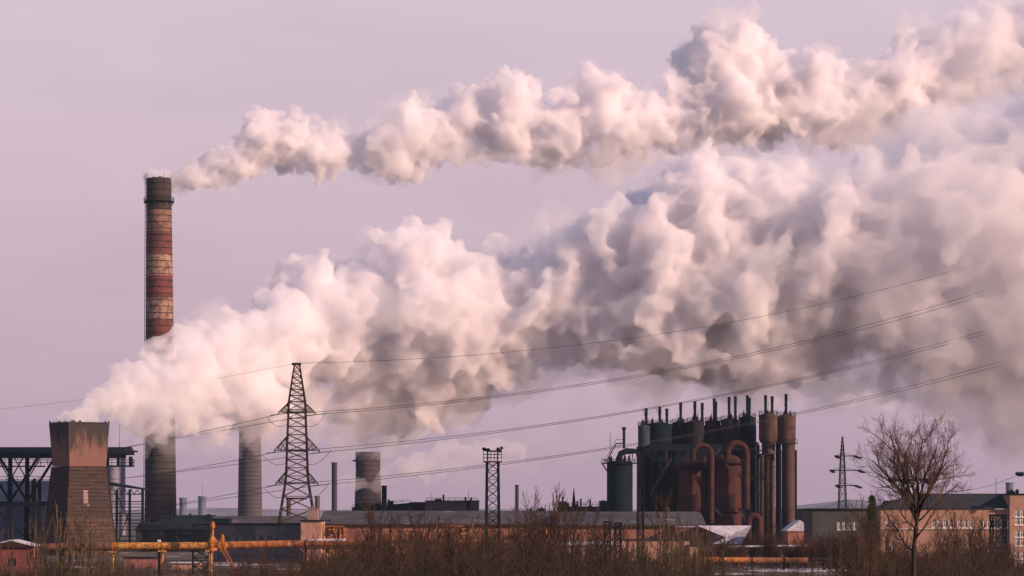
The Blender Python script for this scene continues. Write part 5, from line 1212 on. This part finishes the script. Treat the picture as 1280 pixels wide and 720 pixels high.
marks = [(0, 'the red shed'), (44, 'the square tower left foot'), (98, 'the square tower right face'), (150, 'the frame shed'), (200, 'the foot of the tall chimney'), (240, 'the dark trestle'), (275, 'the valve stand stair'), (330, 'the sooty workshop windows'), (375, 'the peach end block'), (420, 'the rusty pipe end'), (460, 'the blackish far hall'), (500, 'the pipe tangle'), (545, 'the grey far factory block'), (590, 'the rack beside the floodlight mast'), (620, 'the floodlight mast'), (650, 'the thin dark chimney'), (690, 'the low snowy shed'), (725, 'the low factory block'), (760, 'the pair of lattice posts'), (800, 'the tall thin lattice mast'), (835, 'the pale annex'), (870, 'the annex stub'), (905, 'the snowy hip roof'), (945, 'the sunlit stoves'), (1000, 'the gabled house'), (1035, 'the wing windows'), (1085, 'the end of the dark wing'), (1125, 'the left office windows'), (1180, 'the middle office windows'), (1215, 'the office hip roof'), (1250, 'the boxy lattice mast'), (1285, 'the annex windows')]
used = {}
words = ['', 'another ', 'a third ', 'a fourth ', 'a fifth ', 'a sixth ', 'a seventh ', 'an eighth ', 'a ninth ', 'a tenth ', 'an eleventh ', 'a twelfth ', 'a thirteenth ', 'a fourteenth ']
look = {'shrub': 'many-stemmed bare shrub', 'young': 'bare sapling', 'reed': 'pale stem clump', 'red': 'reddish brown shrub'}
def ordinal(n): return ['first', 'second', 'third', 'fourth', 'fifth', 'sixth', 'seventh', 'eighth', 'ninth', 'tenth', 'eleventh', 'twelfth'][n]
def plant(kind, px, ytop, Y, g, var=None):
    var = g.randrange(len(kinds[kind])) if var is None else var; key = (kind, var)
    if key not in cache:
        fn, tm, bm_ = kinds[kind][var]; t = make_tree(nmk[kind][0], 'x', nmk[kind][1], (0, 0, 0), fn, tm, bm_, parts=('stems', 'twigs') if kind != 'young' else ('trunk', 'crown'))
        hh = 0
        for c in t.children: 
            co = np.empty(len(c.data.vertices) * 3); c.data.vertices.foreach_get('co', co); hh = max(hh, np.percentile(co[2::3], 99.7))
        cache[key] = (t, hh, [0])
    t, hh, cnt = cache[key]
    if cnt[0] == 0: o = t
    else:
        o = t.copy(); COL.objects.link(o)
        for ch in t.children: c = ch.copy(); COL.objects.link(c); c.parent = o
    cnt[0] += 1
    s = Z(ytop, Y) / hh
    o.location = (X(px, Y), Y, 0); o.rotation_euler = (0, 0, g.uniform(0, 6.28)); o.scale = (s * g.uniform(.9, 1.15), s * g.uniform(.9, 1.15), s)
    mk = min(marks, key=lambda q: abs(q[0] - px))[1]; sz = 'tall' if ytop < 640 else ('low' if ytop > 675 else 'middling')
    k = (kind, mk, sz); n = used.get(k, 0); used[k] = n + 1
    dep = 'near' if Y < 350 else ('far' if Y > 450 else 'mid-distance')
    k2 = (kind, mk, sz, dep); n2 = used.get(k2, 0); used[k2] = n2 + 1
    side = ''
    o['label'] = '%s %s %s%s before %s' % (sz, dep, look[kind], ['', ' leaning left', ' leaning right', ' in the thicket'][0], mk)
    o['category'] = nmk[kind][1]; o['group'] = {'shrub': 'bare shrubs in the thicket', 'young': 'bare saplings in the thicket', 'reed': 'clumps of straight stems', 'red': 'reddish shrubs by the pipeline'}[kind]
    return o
g = random.Random(77)
TOPS = [(-40, 700), (0, 700), (140, 698), (250, 708), (330, 700), (400, 682), (450, 668), (560, 664), (700, 666), (780, 682), (880, 700), (1060, 700), (1085, 672), (1150, 668), (1220, 672), (1290, 694)]
PL = [('young', 470, 622, 330), ('young', 486, 640, 300), ('young', 512, 632, 350), ('shrub', 440, 655, 340), ('shrub', 500, 650, 300), ('shrub', 545, 652, 340), ('young', 566, 640, 380), ('shrub', 586, 660, 330),
 ('shrub', 630, 658, 340), ('young', 656, 610, 330), ('young', 642, 628, 400), ('young', 672, 640, 290), ('young', 700, 606, 300), ('young', 716, 622, 340), ('shrub', 690, 652, 310), ('shrub', 730, 650, 340), ('young', 745, 628, 360), ('shrub', 755, 670, 380), ('young', 610, 640, 430),
 ('reed', 785, 650, 330), ('reed', 806, 640, 300), ('reed', 826, 632, 340), ('reed', 846, 640, 310), ('reed', 868, 645, 350), ('reed', 886, 655, 330), ('reed', 905, 668, 360), ('young', 838, 612, 400), ('young', 860, 638, 380),
 ('reed', 38, 640, 300), ('reed', 55, 632, 330), ('reed', 72, 612, 300), ('reed', 92, 628, 340), ('reed', 112, 632, 300), ('reed', 128, 645, 330), ('young', 60, 655, 400), ('young', 104, 640, 380), ('reed', 145, 672, 310),
 ('shrub', 170, 692, 330), ('shrub', 205, 694, 340), ('shrub', 235, 698, 350), ('shrub', 300, 697, 350), ('shrub', 332, 690, 330), ('young', 332, 675, 380), ('shrub', 362, 684, 340), ('young', 395, 668, 360), ('shrub', 398, 676, 330), ('shrub', 425, 664, 350), ('young', 318, 684, 340), ('shrub', 268, 703, 360),
 ('shrub', 1075, 655, 330), ('shrub', 1092, 632, 300), ('young', 1086, 616, 330), ('reed', 1104, 650, 290), ('reed', 1118, 655, 320), ('shrub', 1112, 668, 280), ('shrub', 1138, 675, 270), ('shrub', 1170, 672, 270), ('reed', 1190, 640, 310), ('young', 1205, 628, 330), ('reed', 1214, 655, 300), ('shrub', 1225, 665, 320), ('shrub', 1250, 682, 340), ('shrub', 1272, 688, 330), ('young', 1180, 642, 360), ('young', 1138, 640, 350), ('young', 1062, 640, 340), ('reed', 1070, 662, 310), ('young', 1228, 640, 400), ('shrub', 15, 700, 350)]
for k, px, yt, Y in PL: plant(k, px, yt, Y, g)
for i in range(26): # reddish brush farther off, before the stoves and the dark wing
    px = 880 + i * 7.4 + g.uniform(-3, 3); plant('red', px, 663 + g.uniform(-6, 12) + (8 if px < 930 else 0), 628 + g.uniform(-12, 30) if px < 1016 else 610 + g.uniform(-20, 20), g)
for px, yt in ((995, 700), (1012, 700), (965, 704), (940, 706), (1040, 698), (1058, 694), (905, 702)): plant('young', px, yt - 4, 440, g)
for px, yt, Y in ((455, 668, 440), (480, 672, 420), (525, 664, 430), (555, 676, 450), (600, 682, 430), (650, 672, 440), (680, 668, 420), (712, 672, 440), (742, 680, 430), (770, 690, 420)): plant('shrub', px, yt, Y, g)
for i in range(130):
    px = g.choice((g.uniform(400, 790), g.uniform(400, 790), g.uniform(1065, 1285), g.uniform(0, 400), g.uniform(790, 880)))
    base = interp(TOPS, px); Y = g.uniform(260, 460); plant('shrub' if g.random() < .8 else 'young', px, base + g.uniform(-16, 20), Y, g)
for i, (px, yt, Y) in enumerate(((462, 628, 260), (495, 640, 250), (528, 645, 270), (575, 650, 260), (648, 634, 250), (708, 618, 255), (738, 640, 265), (1098, 640, 250), (1210, 650, 260))): plant('young', px, yt, Y, g)
# tell look-alikes apart by their order
same = {}
for o in COL.objects:
    if o.get('group') in ('bare shrubs in the thicket', 'bare saplings in the thicket', 'clumps of straight stems', 'reddish shrubs by the pipeline'): same.setdefault(o['label'], []).append(o)
for lb, os_ in same.items():
    if len(os_) > 1:
        os_.sort(key=lambda o: o.location.x / o.location.y)
        for i, o in enumerate(os_):
            w = lb.split(' before ')
            o['label'] = (('leftmost' if i == 0 else ordinal(min(i, 11)) + ' from left') + ' ' + w[0] + ' before ' + w[1])
# a conifer tip beside the saplings by the dark wing
cf = thing('conifer', (X(1090, 420), 420, 0), 'small dark green conifer poking up beside the bare tree, before the dark wing', 'tree')
MB().tube([(X(1090, 420), 420, 0), (X(1090, 420), 420, Z(620, 420))], [.16, .03], 6).build('trunk', BARK, cf)
sg = []
for i in range(2600):
    f = g.random() ** .8; z = 3 + (Z(619, 420) - 3) * f; rad = 1.7 * (1 - f) + .12; a = g.uniform(0, 6.28); c = Vector((X(1090, 420), 420, z)); d = Vector((math.cos(a), math.sin(a), -.25)); p = c + d * rad * g.uniform(.2, 1); sg.append((tuple(p), tuple(p + d * .35 + Vector((g.gauss(0, .1), g.gauss(0, .1), g.gauss(0, .08)))), .05, .02))
o = tubes_np(sg, 'crown', gm('conifer_green', (.03, .06, .03), (.02, .04, .025), 2), cf, org=(X(1090, 420), 420, 0))

# dense undergrowth nobody could count
TOPY = [(-40, 712), (0, 712), (60, 708), (140, 711), (170, 716), (250, 721), (330, 716), (400, 704), (450, 694), (560, 692), (620, 692), (700, 696), (780, 704), (860, 712), (900, 719), (1060, 719), (1085, 698), (1150, 690), (1220, 694), (1260, 704), (1320, 708)]
def brush(n, mat, seed, ylo, yhi, name):
    g = random.Random(seed); sg = []
    for i in range(n):
        Y = g.uniform(ylo, yhi); px = g.uniform(-40, 1320)
        lump = 4 + 15 * noise.noise(Vector((px * .022, Y * .012, seed))) + 7 * noise.noise(Vector((px * .09, Y * .04, seed)))
        yt = interp(TOPY, px) + lump + abs(g.gauss(0, 7)); h = Z(yt, Y)
        if h < .6: continue
        x = X(px, Y); p = Vector((x, Y, 0 if h < 2.5 else h - g.uniform(1.2, 2.6))); d = Vector((g.gauss(0, .55), g.gauss(0, .4), 1)).normalized(); L_ = (h - p.z) / max(d.z, .5); r = g.uniform(.014, .05)
        m = p + d * L_ * .5 + Vector((g.gauss(0, .2), g.gauss(0, .1), 0)); e = p + d * L_ + Vector((g.gauss(0, .15), 0, 0))
        sg += [(tuple(p), tuple(m), r, r * .75), (tuple(m), tuple(e), r * .75, r * .35)]
        for k in range(4):
            f = g.uniform(.2, .95); q = (p.lerp(m, f * 2) if f < .5 else m.lerp(e, f * 2 - 1)); l = g.uniform(.3, 1.0); sg.append((tuple(q), tuple(q + Vector((g.gauss(0, .75), g.gauss(0, .4), g.uniform(.1, 1))) * l), r * .5, r * .25))
        if h >= 2.5 and i % 2: sg.append(((x, Y, 0), tuple(p), r * 1.3, r))
    tag(tubes_np(sg, name, mat), kind='stuff')
brush(8000, gm('brush_a', (.055, .045, .028), (.03, .026, .02), .08, (1, 1, 1), lo=.4, hi=.6), 5, 240, 470, 'undergrowth')
brush(6000, gm('brush_b', (.10, .062, .04), (.05, .034, .024), .06, (1, 1, 1), lo=.4, hi=.6), 6, 300, 520, 'undergrowth')
# dead weeds over the open ground
sg = []
for i in range(14000):
    Y = g.uniform(520, 680); px = g.uniform(-20, 1300); x = X(px, Y)
    if noise.noise(Vector((x * .03, Y * .03, 4))) < -.12: continue
    h = g.uniform(.3, 1.3); p = Vector((x, Y, 0)); sg.append((tuple(p), tuple(p + Vector((g.gauss(0, .25), g.gauss(0, .25), 1)) * h), .05, .02))
tag(tubes_np(sg, 'dead_weeds', TWIG), kind='stuff')
